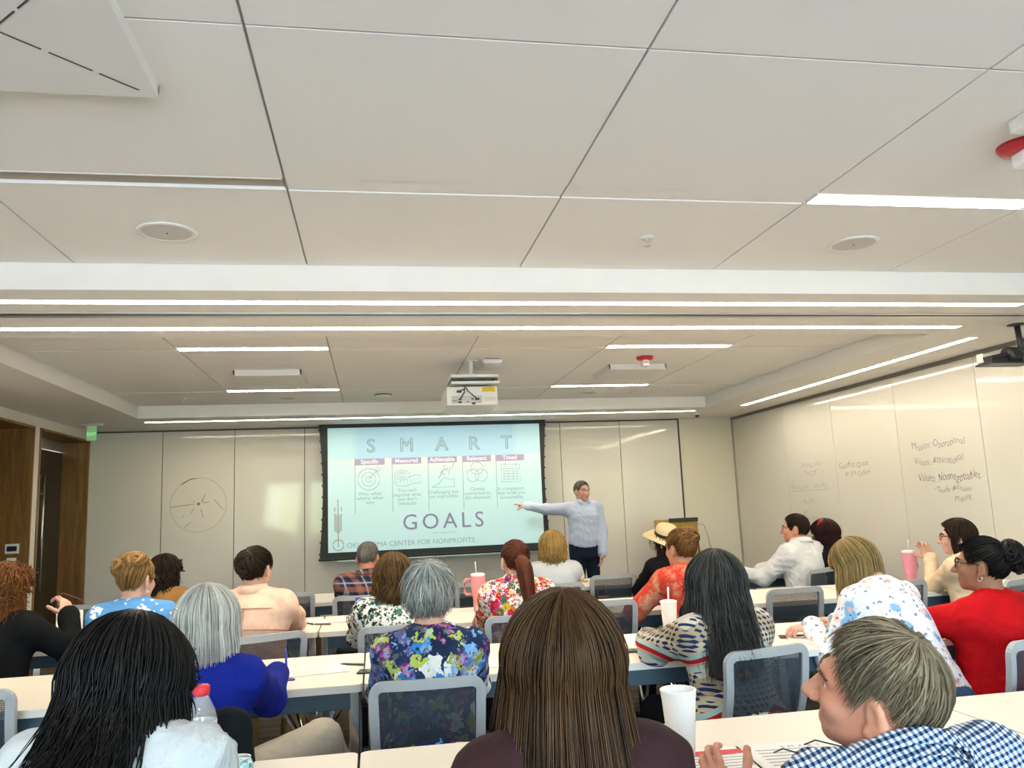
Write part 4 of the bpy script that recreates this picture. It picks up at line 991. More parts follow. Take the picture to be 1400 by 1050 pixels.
    for t_ in spec.get('tails', []):
        pts, r0, nl = np.array(t_[0], float), t_[1], t_[2]; s = np.linspace(0, 1, 20)
        # catmull-like interpolation of the centre line
        u = np.linspace(0, 1, len(pts)); C = np.stack([np.interp(s, u, pts[:, i]) for i in range(3)], 1)
        for _ in range(3): C[1:-1] = (C[:-2]+2*C[1:-1]+C[2:])/4
        w = np.interp(s, [0, 0.12, 0.45, 0.8, 1], [0.45, 0.8, 1.0, 0.75, 0.15])*r0
        V, Q = tubes(C[None], (w*0.85)[None], 14); out.append((V, Q))
        an = rng.uniform(0, 6.28, nl); rr = np.sqrt(rng.uniform(0.4, 1, nl)); D = np.stack([np.cos(an), np.sin(an)*0.8, np.zeros(nl)], 1)*rr[:, None]
        P = C[None]+D[:, None]*w[None, :, None]+rng.normal(0, 0.002, (nl, 1, 3)); Rr = np.tile(0.0042*np.interp(s, [0, .1, .8, 1], [.8, 1, .8, .1]), (nl, 1)); out.append(tubes(P[:, ::2], Rr[:, ::2], 4))
    return out
def wrinkle(V, Q, amp, seed):
    """real cloth folds: ridged waves pushed along the surface normal"""
    n = np.cross(V[Q[:, 2]]-V[Q[:, 0]], V[Q[:, 3]]-V[Q[:, 1]]); N = np.zeros_like(V)
    for k in range(4): np.add.at(N, Q[:, k], n)
    N /= np.linalg.norm(N, axis=1, keepdims=True)+1e-12
    r = np.random.default_rng(seed+50); d = 0
    W = V+0.03*np.sin(V[:, [1, 2, 0]]*17+r.uniform(0, 6, 3))+0.015*np.sin(V[:, [2, 0, 1]]*41+r.uniform(0, 6, 3))
    for f, a in ((34, 1.0), (58, 0.7), (95, 0.45)):
        k = r.normal(size=3); k[2] += 1.2; k /= np.linalg.norm(k)
        d = d+a*(0.6-np.abs(np.sin(W@k*f+r.uniform(0, 6))))
    m = 0.35+0.65*np.clip(np.sin(V@r.normal(size=3)*14+r.uniform(0, 6))+0.3, 0, 1)
    return V+N*(amp*d*m)[:, None]
def glasses_mesh(w=0.052, h=0.036, thick=0.0022, half=False):
    """in head-local coordinates"""
    b = MB()
    for s in (-1, 1):
        c = (s*0.033, 0.100, 0.004); pts = [(c[0]+x, c[1]-abs(c[0]+x)**2*3.0+0.004, c[2]+z) for x, z in rrect(w, h, min(h*0.42, 0.014), 4)]
        b.tube(pts, thick, 5, True); b.tube([(s*0.059, 0.092, 0.012), (s*0.074, 0.060, 0.012), (s*0.0815, 0.0, 0.010), (s*0.081, -0.022, -0.008)], thick, 5)
    b.tube([(-0.008, 0.105, 0.008), (0, 0.108, 0.011), (0.008, 0.105, 0.008)], thick, 5); return b
SHOE = None
def person(label, H, face=(0, 0, 0), body=0.0, lean=0.05, pelvis=None, fem=True, wide=1.0, vox=0.0135, hv=0.008, skin=None, hair=None, hairm=None, top=None, topname='blouse', sleeve=1.0, loose=0.0,
           pants=None, shoes=None, table=None, armL=None, armR=None, poseL='relaxed', poseR='relaxed', collar=False, stand=False, glasses=None, nose=1.0, jaw=1.0, fat=0.0, neck_r=0.0, seed=1, legs=None, hvox=0.0068, neckdrop=0.138, brow=None, cuff=None, bodyL=None, undershirt=None, slopes=0.052, backshift=0.035, sw=None, elbL=None, elbR=None, handL=None, handR=None, skirt=False, bend=0.0, fold=0.0045, seams=None, cdrop=0.0):
    rng = np.random.default_rng(seed)
    H = np.array(H, float); R = rotm(*face); Rb = rotm(body); right, fwd = Rb[:, 0], Rb[:, 1]; up = np.array((0, 0, 1.0))
    N = H-up*neckdrop-fwd*backshift
    zp = 0.90 if stand else 0.47
    P = np.array((*(N[:2]-fwd[:2]*lean), zp)) if pelvis is None else np.array((*pelvis, zp))
    root = empty('person', (P[0], P[1], 0)); tag(root, label, 'person', 'people in the training room'); off = np.array((P[0], P[1], 0))
    prof = np.array(PROF_F if fem else PROF_M, float); prof[:, 1:3] *= wide; prof[-1, 1:3] /= wide
    sw = (sw or (0.150 if fem else 0.178))*(1+(wide-1)*0.6); S = {s: N+right*s*sw-up*slopes for s in (-1, 1)}
    l1, l2 = (0.275, 0.235) if fem else (0.30, 0.255)
    W = {}; E = {}
    for s, tgt, el in ((-1, armL, elbL), (1, armR, elbR)):
        if tgt is None:
            base = S[s]
            tgt = base+fwd*0.36-right*s*0.04; tgt[2] = TZ+0.045
            if table is not None: tgt[1] = max(tgt[1], table+0.10)
            if stand: tgt = base+np.array((0, 0, -0.52))+right*s*0.07
        pole = -up*0.9+right*s*0.45-fwd*0.25 if el is None else np.array(el, float)
        E[s], W[s] = ik(S[s], tgt, l1, l2, pole)
    hip = {s: P+right*s*0.085*wide+up*0.06 for s in (-1, 1)}; K = {}; A = {}
    for s in (-1, 1):
        if stand: K[s] = hip[s]-up*0.44+right*s*0.01+fwd*0.02; A[s] = K[s]-up*(K[s][2]-0.085)-fwd*0.02+right*s*0.01
        else:
            K[s] = hip[s]+fwd*0.40+right*s*0.045; K[s][2] = 0.505; A[s] = K[s]-up*0.415+fwd*(-0.02 if s > 0 else 0.03)
    if legs: 
        for s, (k_, a_) in legs.items(): K[s], A[s] = np.array(k_, float), np.array(a_, float)
    def arms(F, g, upto, kk=0.03):
        for s in (-1, 1):
            F.cap(N+right*s*0.035-up*0.012, S[s], 0.046+g, 0.052+g, 0.05); F.cap(S[s], E[s], (0.050 if fem else 0.056)*(1+(wide-1)*0.5)+g, 0.042+g, kk)
            if upto > 0.5:
                t = min(1, (upto-0.5)*2); q = E[s]+(W[s]-E[s])*t; F.cap(E[s], q, 0.040+g, 0.040+(0.028-0.040)*t+g*1.1, 0.025)
    # body (skin)
    B = Field(); B.spine(P, N, right, prof, 0.03, bend=bend); arms(B, 0.0, 1.0)
    B.cap(N-up*0.02, R@np.array((0, -0.026, -0.065))+H, 0.056 if fem else 0.064, 0.048, 0.04)
    for s in (-1, 1):
        B.cap(hip[s], K[s], 0.082*wide, 0.058, 0.04); B.cap(K[s], A[s], 0.052, 0.036, 0.03); B.cap(A[s]-up*0.03, A[s]-up*0.045+fwd*0.12, 0.034, 0.026, 0.02)
    parts = []; V, Q = B.mesh(0.027); parts.append((V-off, Q))
    nl = R.T@(N+up*0.015-H)
    V, Q = head_field(nl, fem, nose, jaw, fat).mesh(hvox)
    c = V[Q].mean(1); lips = ((np.abs(c[:, 0]) < 0.021) & (c[:, 1] > 0.084) & (c[:, 2] < -0.0545) & (c[:, 2] > -0.0775)).astype(int)
    parts.append((V@R.T+H-off, Q, lips))
    for s, pose, hd in ((-1, poseL, handL), (1, poseR, handR)):
        V, Q = hand_mesh(s, pose, hv); d = W[s]-E[s]; d = d/np.linalg.norm(d)
        if hd is not None: y, z = (d if hd[0] is None else hd[0]), hd[1]
        elif stand: y, z = d, right*s
        else: y = d*0.5+fwd*0.7-right*s*0.35; y[2] = d[2]*0.3; z = up
        Fm = frame(y, z)
        # thumbs point inward: local +x*side is the thumb side
        Fm = np.stack([Fm[:, 0]*(-1.0), Fm[:, 1], Fm[:, 2]], 1) if False else Fm
        vv = V.copy(); vv[:, 0] *= -1; q = Q[:, ::-1]
        parts.append((vv@Fm.T+W[s]-off, q))
    link('body', np_mesh('body', parts), [skin, lip_of(skin.name, (0.6, 0.3, 0.25))], root)
    eyes(root, R, H, off)
    # top
    T = Field(); g = 0.013+loose; pr = prof.copy(); pr[:, 1:3] += np.interp(pr[:, 0], [0, .3, .8, 1], [loose*1.2, loose, 0, 0])[:, None]; pr[-1, 1:3] += neck_r
    T.spine(P+up*(-0.02 if not stand else 0.07), N+up*0.002, right, pr, 0.03, g, bend=bend); arms(T, g, sleeve, 0.04)
    # cloth folds at elbow and armpit
    for s in (-1, 1):
        if sleeve > 0.6:
            for q in (0.15, 0.55, 0.85): T.ell(S[s]+(E[s]-S[s])*q+rng.normal(0, 0.012, 3), np.array((0.040, 0.040, 0.022))+g*0.5, 0.02)
            T.ell(E[s]+rng.normal(0, 0.008, 3), np.full(3, 0.044)+g, 0.02)
            if sleeve >= 0.95: T.cap(W[s]-(W[s]-E[s])*0.16, W[s]-(W[s]-E[s])*0.03, 0.033+g, 0.034+g, 0.012)
    V, Q = T.mesh(vox); V = wrinkle(V, Q, fold, seed); link(topname, np_mesh(topname, [(V-off, Q)]), top, root)
    if seams is not None:
        b = MB(); ax = N-P; f_ = np.cross(ax/np.linalg.norm(ax), right)
        for tt in (0.66, 0.86):
            w_, d_ = (np.interp(tt, pr[:, 0], pr[:, i])+g+0.003 for i in (1, 2)); b.tube([P+ax*tt+right*w_*math.cos(q)+f_*(d_*math.sin(q)+np.interp(tt, pr[:, 0], pr[:, 3]))-off for q in np.linspace(0, 2*PI, 49)[:-1]], 0.0035, 5, True)
        for s in (-1, 1):
            dv = E[s]-S[s]; dv = dv/np.linalg.norm(dv); u_ = np.cross(dv, fwd); u_ /= np.linalg.norm(u_); v_ = np.cross(dv, u_); rr_ = 0.057+g
            b.tube([S[s]+dv*0.03+(u_*math.cos(q)+v_*math.sin(q))*rr_-off for q in np.linspace(0, 2*PI, 29)[:-1]], 0.003, 5, True)
            b.tube([W[s]-(W[s]-E[s])*0.12+(np.cross((W[s]-E[s])/np.linalg.norm(W[s]-E[s]), up)*math.cos(q)+up*math.sin(q))*(0.034+g+0.002)-off for q in np.linspace(0, 2*PI, 21)[:-1]], 0.003, 5, True)
        b.tube([P+ax*tt-f_*(np.interp(tt, pr[:, 0], pr[:, 2])+g+0.002-np.interp(tt, pr[:, 0], pr[:, 3]))-off for tt in np.linspace(0.3, 0.86, 14)], 0.003, 5)
        b.build('seams', seams, root, smooth=True)
    if collar:      # stand and fold-over collar, open at the throat
        hb = H+R@np.array((0, -0.03, -0.085)); ax = hb-N; ax = ax/np.linalg.norm(ax)*0.8+up*0.4; ax /= np.linalg.norm(ax); fx = fwd-ax*(fwd@ax); fx /= np.linalg.norm(fx); rx = np.cross(fx, ax)
        c0 = N+ax*(0.010-cdrop)-fx*0.006; rb_ = 0.068 if fem else 0.078; cs = float(collar); rows = [(rb_+0.016, -0.012, 0), (rb_+0.004, 0.020, 0), (rb_, 0.046, 0.0), (rb_+0.005, 0.051, 0), (rb_+0.012, 0.044, 0), (rb_+0.022, 0.010, 1), (rb_+0.019, 0.008, 1)]
        m_ = 40; vs = []
        for r_, h_, lo_ in rows:
            for k in range(m_+1):
                a = math.radians(18+324*k/m_); dn = max(0.0, math.cos(a))**2
                vs.append(c0+(rx*math.sin(a)+fx*math.cos(a)*1.02)*(r_+0.004*dn*lo_)+ax*(h_*cs-0.030*dn*(0.5+lo_*0.9))-off)
        MB().add(vs, [(i*(m_+1)+k, i*(m_+1)+k+1, (i+1)*(m_+1)+k+1, (i+1)*(m_+1)+k) for i in range(len(rows)-1) for k in range(m_)]).build('collar', top, root, smooth=True)
    # trousers and shoes
    G = Field()
    G.ell(P+up*0.075, np.array((0.178*wide, 0.14*wide, 0.10)), 0.04, Rb.T) if not stand else G.spine(P-up*0.06, P+up*0.14, right, [(0, .165*wide, .118*wide, 0), (1, .165*wide, .122*wide, 0)], 0.03, 0.012)
    for s in (-1, 1): G.cap(hip[s], K[s], 0.092*wide, 0.070, 0.04); G.cap(K[s], A[s]+up*0.02, 0.066, 0.056, 0.03)
    V, Q = G.mesh(0.024); link('trousers', np_mesh('trousers', [(V-off, Q)]), pants, root)
    for s in (-1, 1):
        d = fwd; a = A[s].copy(); a[2] = 0.05
        sh = Field().cap(a-d*0.045, a+d*0.02, 0.043, 0.042, 0.03).cap(a+d*0.02-up*0.006, a+d*0.165-up*0.018, 0.042, 0.030, 0.03).cut((0, 0, 0.006), (0, 0, -1))
        V, Q = sh.mesh(0.02); link('shoe', np_mesh('shoe', [(V-off, Q)]), shoes, root)
    # hair
    if hair is not None:
        hp = hair_build(hair, R, rng); out = []
        for V, Q in hp: out.append((V@R.T+H-off, Q))
        if brow is not False:
            bp = []
            for s in (-1, 1):
                for k in range(7): 
                    x = 0.014+0.033*k/6; z = 0.024+0.006*math.sin(PI*k/6); y = 0.0985-0.019*(k/6)**2
                    bp.append([(s*x, y, z-0.002), (s*(x+0.004), y-0.001, z+0.001), (s*(x+0.009), y-0.004, z+0.002)])
            bp = np.array(bp); V, Q = tubes(bp, np.full(bp.shape[:2], 0.0028), 4); out.append((V@R.T+H-off, Q))
        link('hair', np_mesh('hair', out), hairm, root)
    if glasses is not None:
        b = glasses_mesh(*glasses[1:]); b.v = [tuple(R@np.array(p)+H-off) for p in b.v]; b.build('eyeglasses', glasses[0], root, smooth=True)
    return dict(root=root, off=off, R=R, H=H, N=N, P=P, S=S, E=E, W=W, right=right, fwd=fwd, K=K, A=A)
# ---------------------------------------------------------------- fabrics
def folds(t, o, amt=0.25, sc=14): 
    n = t.noise(sc, t.warp(o, 5.0, 0.12), 4.0, 0.55); t.bump(n.outputs['Fac'], amt, 0.02)
def plain(name, col, rough=0.85, var=0.10, folds_=0.35, **kw):
    if name in MATS: return MATS[name]
    t = NT(name); o = t.obj(); n = t.noise(9, o, 3.0)
    c = t.mix(t.step(n.outputs['Fac'], 0.3, 0.7), tuple(x*(1-var) for x in col), tuple(min(1, x*(1+var)) for x in col))
    folds(t, o, folds_); MATS[name] = t.fin(c, rough, spec=0.1, **kw); return MATS[name]
def blotch(t, o, scale, cov, seedvec, soft=0.02, warp=0.03):
    """mask of scattered flower-like blobs plus the random colour of each blob"""
    v = t.n('VectorMath', dict(operation='ADD'), i0=t.warp(o, scale*2.5, warp), i1=seedvec).outputs[0]
    w = t.vor(scale, v); return t.math('SUBTRACT', 1.0, t.step(w.outputs['Distance'], cov-soft, cov+soft)), t.sep(w.outputs['Color'])[0], w.outputs['Distance'], t.sep(w.outputs['Color'])[1]
def keep(t, m, r, thr): return t.math('MULTIPLY', m, t.math('LESS_THAN', r, thr))
def f_blue_white():      # white daisies on blue
    t = NT('blue_daisy_cloth'); o = t.obj(); base = (0.10, 0.29, 0.62)
    s = t.sep(o); st = t.noise(3, t.n('CombineXYZ', None, i0=t.math('MULTIPLY', s[0], 4.0), i1=0.0, i2=t.math('MULTIPLY', s[2], 60.0)).outputs[0], 2.0)
    c = t.mix(st.outputs['Fac'], (0.07, 0.23, 0.55), (0.14, 0.35, 0.68))
    m1, r1, d1, q1 = blotch(t, o, 11, 0.40, (0, 0, 0), 0.03, 0.045); m1 = keep(t, m1, r1, 0.62)
    pet = t.vor(46, o); m1 = t.math('MULTIPLY', m1, t.step(pet.outputs['Distance'], 0.62, 0.50))
    c = t.mix(m1, c, (0.82, 0.80, 0.80)); m2 = keep(t, t.math('SUBTRACT', 1.0, t.step(d1, 0.07, 0.11)), r1, 0.62); c = t.mix(m2, c, (0.55, 0.42, 0.33))
    m3, r3, d3, q3 = blotch(t, o, 27, 0.28, (3, 1, 2), 0.03, 0.02); c = t.mix(keep(t, m3, r3, 0.35), c, (0.80, 0.80, 0.84)); folds(t, o, 0.25); return t.fin(c, 0.85, spec=0.2)
def f_multi_navy():      # big painterly flowers on navy
    t = NT('bold_floral_cloth'); o = t.obj(); c = t.ramp(t.noise(7, o, 2.0).outputs['Fac'], [(0.35, (0.008, 0.016, 0.05)), (0.65, (0.018, 0.035, 0.11))])
    for sc_, cov, sd, thr, cols in ((11, 0.50, (3, 1, 2), 0.72, ((0.70, 0.68, 0.66), (0.27, 0.30, 0.02), (0.66, 0.64, 0.60), (0.09, 0.10, 0.26))), (14, 0.48, (0, 6, 1), 0.72, ((0.03, 0.20, 0.52), (0.42, 0.48, 0.07), (0.08, 0.14, 0.40), (0.24, 0.008, 0.14))), (20, 0.44, (7, 2, 5), 0.55, ((0.10, 0.09, 0.09), (0.26, 0.01, 0.15), (0.16, 0.36, 0.66), (0.012, 0.02, 0.07)))):
        m, r, d, q = blotch(t, o, sc_, cov, sd, 0.015, 0.10)
        col = t.ramp(q, [(0.25*i, k) for i, k in enumerate(cols)], 'CONSTANT'); n = t.noise(40, o, 3.0); col = t.mix(t.math('MULTIPLY', t.step(n.outputs['Fac'], 0.5, 0.62), 0.45), col, (0.45, 0.55, 0.70))
        c = t.mix(keep(t, m, r, thr), c, col)
    folds(t, o, 0.35); return t.fin(c, 0.8, spec=0.2)
def f_white_bloom():     # sparse pastel flowers on white
    t = NT('white_bloom_cloth'); o = t.obj(); n = t.noise(9, o, 3.0); c = t.mix(n.outputs['Fac'], (0.66, 0.68, 0.74), (0.84, 0.84, 0.86))
    for sc_, cov, sd, thr, col, dark in ((13, 0.36, (1, 2, 0), 0.50, (0.14, 0.36, 0.62), (0.03, 0.08, 0.24)), (15, 0.28, (5, 0, 3), 0.60, (0.82, 0.50, 0.45), (0.10, 0.01, 0.02)), (38, 0.30, (2, 7, 1), 0.50, (0.07, 0.09, 0.22), (0.07, 0.09, 0.22)), (28, 0.24, (9, 3, 4), 0.30, (0.70, 0.30, 0.28), (0.5, 0.1, 0.1))):
        m, r, d, q = blotch(t, o, sc_, cov, sd, 0.06, 0.03); c = t.mix(t.math('MULTIPLY', keep(t, m, r, thr), 0.85), c, col); c = t.mix(keep(t, t.math('SUBTRACT', 1.0, t.step(d, 0.05, 0.10)), r, thr), c, dark)
    folds(t, o, 0.35); return t.fin(c, 0.8, spec=0.2)
def f_green_white():
    t = NT('green_leaf_cloth'); o = t.obj(); c = (0.78, 0.77, 0.72)
    m, r, d, q = blotch(t, o, 24, 0.46, (0, 4, 1), 0.05, 0.06); c = t.mix(keep(t, m, r, 0.75), c, t.ramp(q, [(0, (0.02, 0.09, 0.06)), (0.45, (0.01, 0.015, 0.02)), (0.75, (0.06, 0.20, 0.14))], 'CONSTANT'))
    m, r, d, q = blotch(t, o, 50, 0.42, (8, 1, 2), 0.04, 0.03); c = t.mix(keep(t, m, r, 0.6), c, (0.02, 0.04, 0.035)); folds(t, o, 0.3); return t.fin(c, 0.85, spec=0.2)
def f_multi_pink():
    t = NT('bright_floral_cloth'); o = t.obj(); c = (0.80, 0.76, 0.72)
    for sc_, cov, sd, thr in ((19, 0.52, (0, 1, 7), 0.9), (34, 0.44, (5, 5, 1), 0.8), (40, 0.40, (2, 9, 4), 0.6)):
        m, r, d, q = blotch(t, o, sc_, cov, sd, 0.04, 0.06); c = t.mix(keep(t, m, r, thr), c, t.ramp(q, [(0, (0.55, 0.01, 0.02)), (0.22, (0.60, 0.05, 0.20)), (0.42, (0.65, 0.42, 0.02)), (0.58, (0.10, 0.02, 0.13)), (0.72, (0.03, 0.13, 0.10)), (0.84, (0.55, 0.18, 0.06))], 'CONSTANT'))
    folds(t, o, 0.3); return t.fin(c, 0.8, spec=0.2)
def f_tie():
    t = NT('red_tiedye_cloth'); o = t.obj(); n = t.noise(10, t.warp(o, 6, 0.1), 5.0, 0.65); n2 = t.noise(70, o, 3.0, 0.7)
    f = t.math('ADD', n.outputs['Fac'], t.math('MULTIPLY', t.math('SUBTRACT', n2.outputs['Fac'], 0.5), 0.35))
    c = t.ramp(f, [(0.30, (0.42, 0.025, 0.015)), (0.48, (0.50, 0.05, 0.03)), (0.60, (0.52, 0.20, 0.12)), (0.75, (0.62, 0.38, 0.26))]); folds(t, o, 0.25); return t.fin(c, 0.85, spec=0.15)
def stripe(t, x, freq, lo, hi, ph=0.0):
    p = t.math('FRACT', t.math('MULTIPLY_ADD', x, freq, ph)); return t.math('MULTIPLY', t.math('GREATER_THAN', p, lo), t.math('LESS_THAN', p, hi))
def f_plaid():
    t = NT('navy_rust_plaid'); o = t.obj(); s = t.sep(o); x = t.math('ADD', s[0], t.math('MULTIPLY', s[1], 0.8)); z = s[2]
    c = (0.025, 0.035, 0.085)
    for ax, ph in ((x, 0.1), (z, 0.35)):
        c = t.mix(t.math('MULTIPLY', stripe(t, ax, 9.0, 0.0, 0.32, ph), 0.45), c, (0.40, 0.15, 0.07)); c = t.mix(t.math('MULTIPLY', stripe(t, ax, 9.0, 0.52, 0.62, ph), 0.5), c, (0.55, 0.50, 0.50)); c = t.mix(t.math('MULTIPLY', stripe(t, ax, 9.0, 0.78, 0.92, ph), 0.5), c, (0.01, 0.012, 0.02))
    folds(t, o, 0.25); return t.fin(c, 0.85, spec=0.15)
def f_gingham(az=0.0):
    t = NT('navy_gingham'); o = t.obj(); mp = t.n('Mapping', None, Vector=o); mp.inputs['Rotation'].default_value = (0.35, 0.25, math.radians(az)); s = t.sep(mp.outputs[0])
    a = stripe(t, s[0], 95.0, 0.0, 0.5); b = stripe(t, s[1], 95.0, 0.0, 0.5); d = stripe(t, s[2], 95.0, 0.0, 0.5)
    c = t.ramp(t.math('MULTIPLY', t.math('ADD', t.math('MAXIMUM', a, b) if False else a, d), 0.5), [(0, (0.74, 0.78, 0.82)), (0.4, (0.14, 0.22, 0.36)), (0.9, (0.006, 0.012, 0.05))], 'CONSTANT')
    folds(t, o, 0.35); return t.fin(c, 0.8, spec=0.2)
def f_knit():            # banded southwest knit
    t = NT('southwest_knit'); o = t.obj(); s = t.sep(o); x = t.math('ADD', s[0], s[1]); z = s[2]
    x = t.math('ADD', x, t.math('MULTIPLY', z, 0.25)); zz = t.math('FRACT', t.math('MULTIPLY', t.math('ADD', z, t.math('MULTIPLY', t.math('PINGPONG', s[0], 0.11), -0.5)), 4.6)); tri = t.math('PINGPONG', t.math('MULTIPLY', x, 62.0), 1.0)
    base = t.ramp(zz, [(0, (0.42, 0.34, 0.22)), (0.18, (0.60, 0.55, 0.47)), (0.34, (0.36, 0.60, 0.60)), (0.40, (0.62, 0.34, 0.24)), (0.46, (0.45, 0.02, 0.02)), (0.55, (0.36, 0.58, 0.60)), (0.62, (0.55, 0.48, 0.36)), (0.85, (0.40, 0.33, 0.22))], 'CONSTANT')
    zig = t.math('GREATER_THAN', t.math('ADD', t.math('MULTIPLY', tri, 0.55), t.math('PINGPONG', t.math('MULTIPLY', z, 48.0), 0.5)), 0.62)
    inb = t.math('MAXIMUM', t.math('LESS_THAN', zz, 0.30), t.math('GREATER_THAN', zz, 0.64))
    c = t.mix(t.math('MULTIPLY', zig, inb), base, (0.025, 0.035, 0.10)); n = t.noise(300, o, 2.0); t.bump(n.outputs['Fac'], 0.5, 0.004); return t.fin(c, 0.95, spec=0.1)
def f_heather():
    t = NT('pale_heather_jersey'); o = t.obj(); n = t.noise(180, o, 3.0); c = t.mix(n.outputs['Fac'], (0.42, 0.46, 0.50), (0.60, 0.63, 0.66)); folds(t, o, 0.35, 10); return t.fin(c, 0.9, spec=0.1)
def f_stripe_blue():
    t = NT('pale_blue_shirting'); o = t.obj(); s = t.sep(o); c = t.mix(t.noise(160, o, 2.0).outputs['Fac'], (0.42, 0.49, 0.68), (0.54, 0.60, 0.76)); folds(t, o, 0.35); return t.fin(c, 0.8, spec=0.2)
SK_FAIR = skin_mat('skin_fair', (0.62, 0.36, 0.27)); SK_RUDDY = skin_mat('skin_ruddy', (0.56, 0.255, 0.165), (0.50, 0.10, 0.07)); SK_TAN = skin_mat('skin_tan', (0.45, 0.24, 0.15)); SK_BROWN = skin_mat('skin_brown', (0.30, 0.145, 0.085), (0.30, 0.08, 0.05)); SK_DEEP = skin_mat('skin_deep', (0.14, 0.065, 0.04), (0.16, 0.05, 0.03))
H_BLACK = hair_mat('hair_black', (0.0015, 0.0015, 0.0018), (0.0100, 0.0085, 0.0085), 0.42); H_DBROWN = hair_mat('hair_dark_brown', (0.0048, 0.0024, 0.0016), (0.0323, 0.0171, 0.0099)); H_BROWN = hair_mat('hair_brown', (0.0100, 0.0045, 0.0022), (0.1000, 0.0470, 0.0190), 0.4)
H_GREYW = hair_mat('hair_silver', (0.22, 0.205, 0.19), (0.72, 0.69, 0.64), 0.45); H_SALT = hair_mat('hair_salt_pepper', (0.0600, 0.0600, 0.0600), (0.5580, 0.5490, 0.5220), 0.5); H_BLOND = hair_mat('hair_blond', (0.1360, 0.0680, 0.0160), (0.5270, 0.3400, 0.1190)); H_ORANGE = hair_mat('hair_strawberry', (0.0585, 0.0260, 0.0078), (0.3900, 0.2175, 0.0825)); H_AUBURN = hair_mat('hair_auburn', (0.0245, 0.0056, 0.0028), (0.1260, 0.0315, 0.0126), 0.38)
H_RED = hair_mat('hair_curly_red', (0.0600, 0.0180, 0.0048), (0.2400, 0.0930, 0.0270)); H_CARAMEL = hair_mat('hair_caramel', (0.0165, 0.0077, 0.0033), (0.1650, 0.0880, 0.0303)); H_CHAR = hair_mat('hair_charcoal', (0.0024, 0.0024, 0.0028), (0.0935, 0.0908, 0.0880), 0.45); H_GBROWN = hair_mat('hair_grey_brown', (0.030, 0.020, 0.012), (0.27, 0.205, 0.135), 0.5); H_GMAN = hair_mat('hair_man_grey', (0.0350, 0.0325, 0.0300), (0.2340, 0.2145, 0.1950), 0.5); H_WINE = hair_mat('hair_black_wine', (0.0036, 0.0018, 0.0024), (0.0350, 0.0060, 0.0090), 0.4); H_DBLOND = hair_mat('hair_dark_blond', (0.0630, 0.0350, 0.0126), (0.4400, 0.3040, 0.1280), 0.4); H_COPPER = hair_mat('hair_copper_brown', (0.0360, 0.0132, 0.0048), (0.2356, 0.1116, 0.0372))
J_BLUE = plain('denim', (0.04, 0.08, 0.17)); PT_BLK = plain('black_trousers', (0.012, 0.012, 0.015)); PT_NAVY = plain('navy_trousers', (0.012, 0.017, 0.035)); PT_BEIGE = plain('beige_trousers', (0.48, 0.42, 0.33), folds_=0.6); PT_TAN = plain('tan_trousers', (0.36, 0.22, 0.08)); PT_GREY = plain('grey_trousers', (0.10, 0.10, 0.11))
SH_BLK = mat('black_leather_shoe', (0.015, 0.014, 0.014), 0.35); SH_TAN = mat('tan_leather_shoe', (0.22, 0.12, 0.05), 0.4); SH_WHT = mat('white_trainer', (0.7, 0.7, 0.68), 0.5)
GL_BLK = mat('black_spectacle_frame', (0.012, 0.010, 0.010), 0.25); GL_RED = mat('dark_red_spectacle_frame', (0.13, 0.015, 0.02), 0.25); GL_MET = mat('metal_spectacle_frame', (0.35, 0.33, 0.30), 0.25, 1.0)
# ---------------------------------------------------------------- the people
T1, T2, T3, T4 = TY[0]-TD/2, TY[1]-TD/2, TY[2]-TD/2, TY[3]-TD/2
PPL = {}
SHORT = dict(length=0, vol=0.012, n=420, rad=0.0042, nape=-0.07, mess=0.003, pole=14)
# A nearest left: black hair, white blouse
PPL['A'] = person('person in white blouse seated nearest the camera at lower left, back turned', (-0.442, 1.62, 1.124), (14, -24, 0), 6, 0.16, neckdrop=0.090, backshift=0.050, slopes=0.035, skin=SK_TAN, hairm=H_BLACK, wide=0.94, sw=0.132, vox=0.009,
    hair=dict(length=0.30, vol=0.014, vol_low=0.022, n=2300, rad=0.0020, flare=0.020, back=0.15, wave=0.010, freq=1.3, ragged=0.40, mess=0.005, loose=0.012, fall_to=116), top=plain('white_cotton', (0.43, 0.445, 0.46), folds_=0.8), pants=PT_BLK, shoes=SH_BLK, table=T1, seed=3, sleeve=1.0, loose=0.006, fold=0.007, hvox=0.0045)
# B nearest centre: long brown hair
PPL['B'] = person('person in dark maroon blazer seated at the bottom centre, back to camera', (0.332, 1.47, 1.137), (2, 0, 0), 0, 0.06, neckdrop=0.125, skin=SK_FAIR, hairm=H_BROWN, wide=0.98, vox=0.009, topname='blazer',
    hair=dict(length=0.50, vol=0.016, vol_low=0.030, n=2700, rad=0.0019, flare=0.050, back=0.085, wave=0.003, freq=1.0, ragged=0.12, mess=0.005, loose=0.010, fall_to=116), top=plain('maroon_blazer', (0.030, 0.012, 0.014), 0.7), pants=PT_BLK, shoes=SH_BLK, table=T1, seed=4, loose=0.006, sw=0.140, hvox=0.0045)
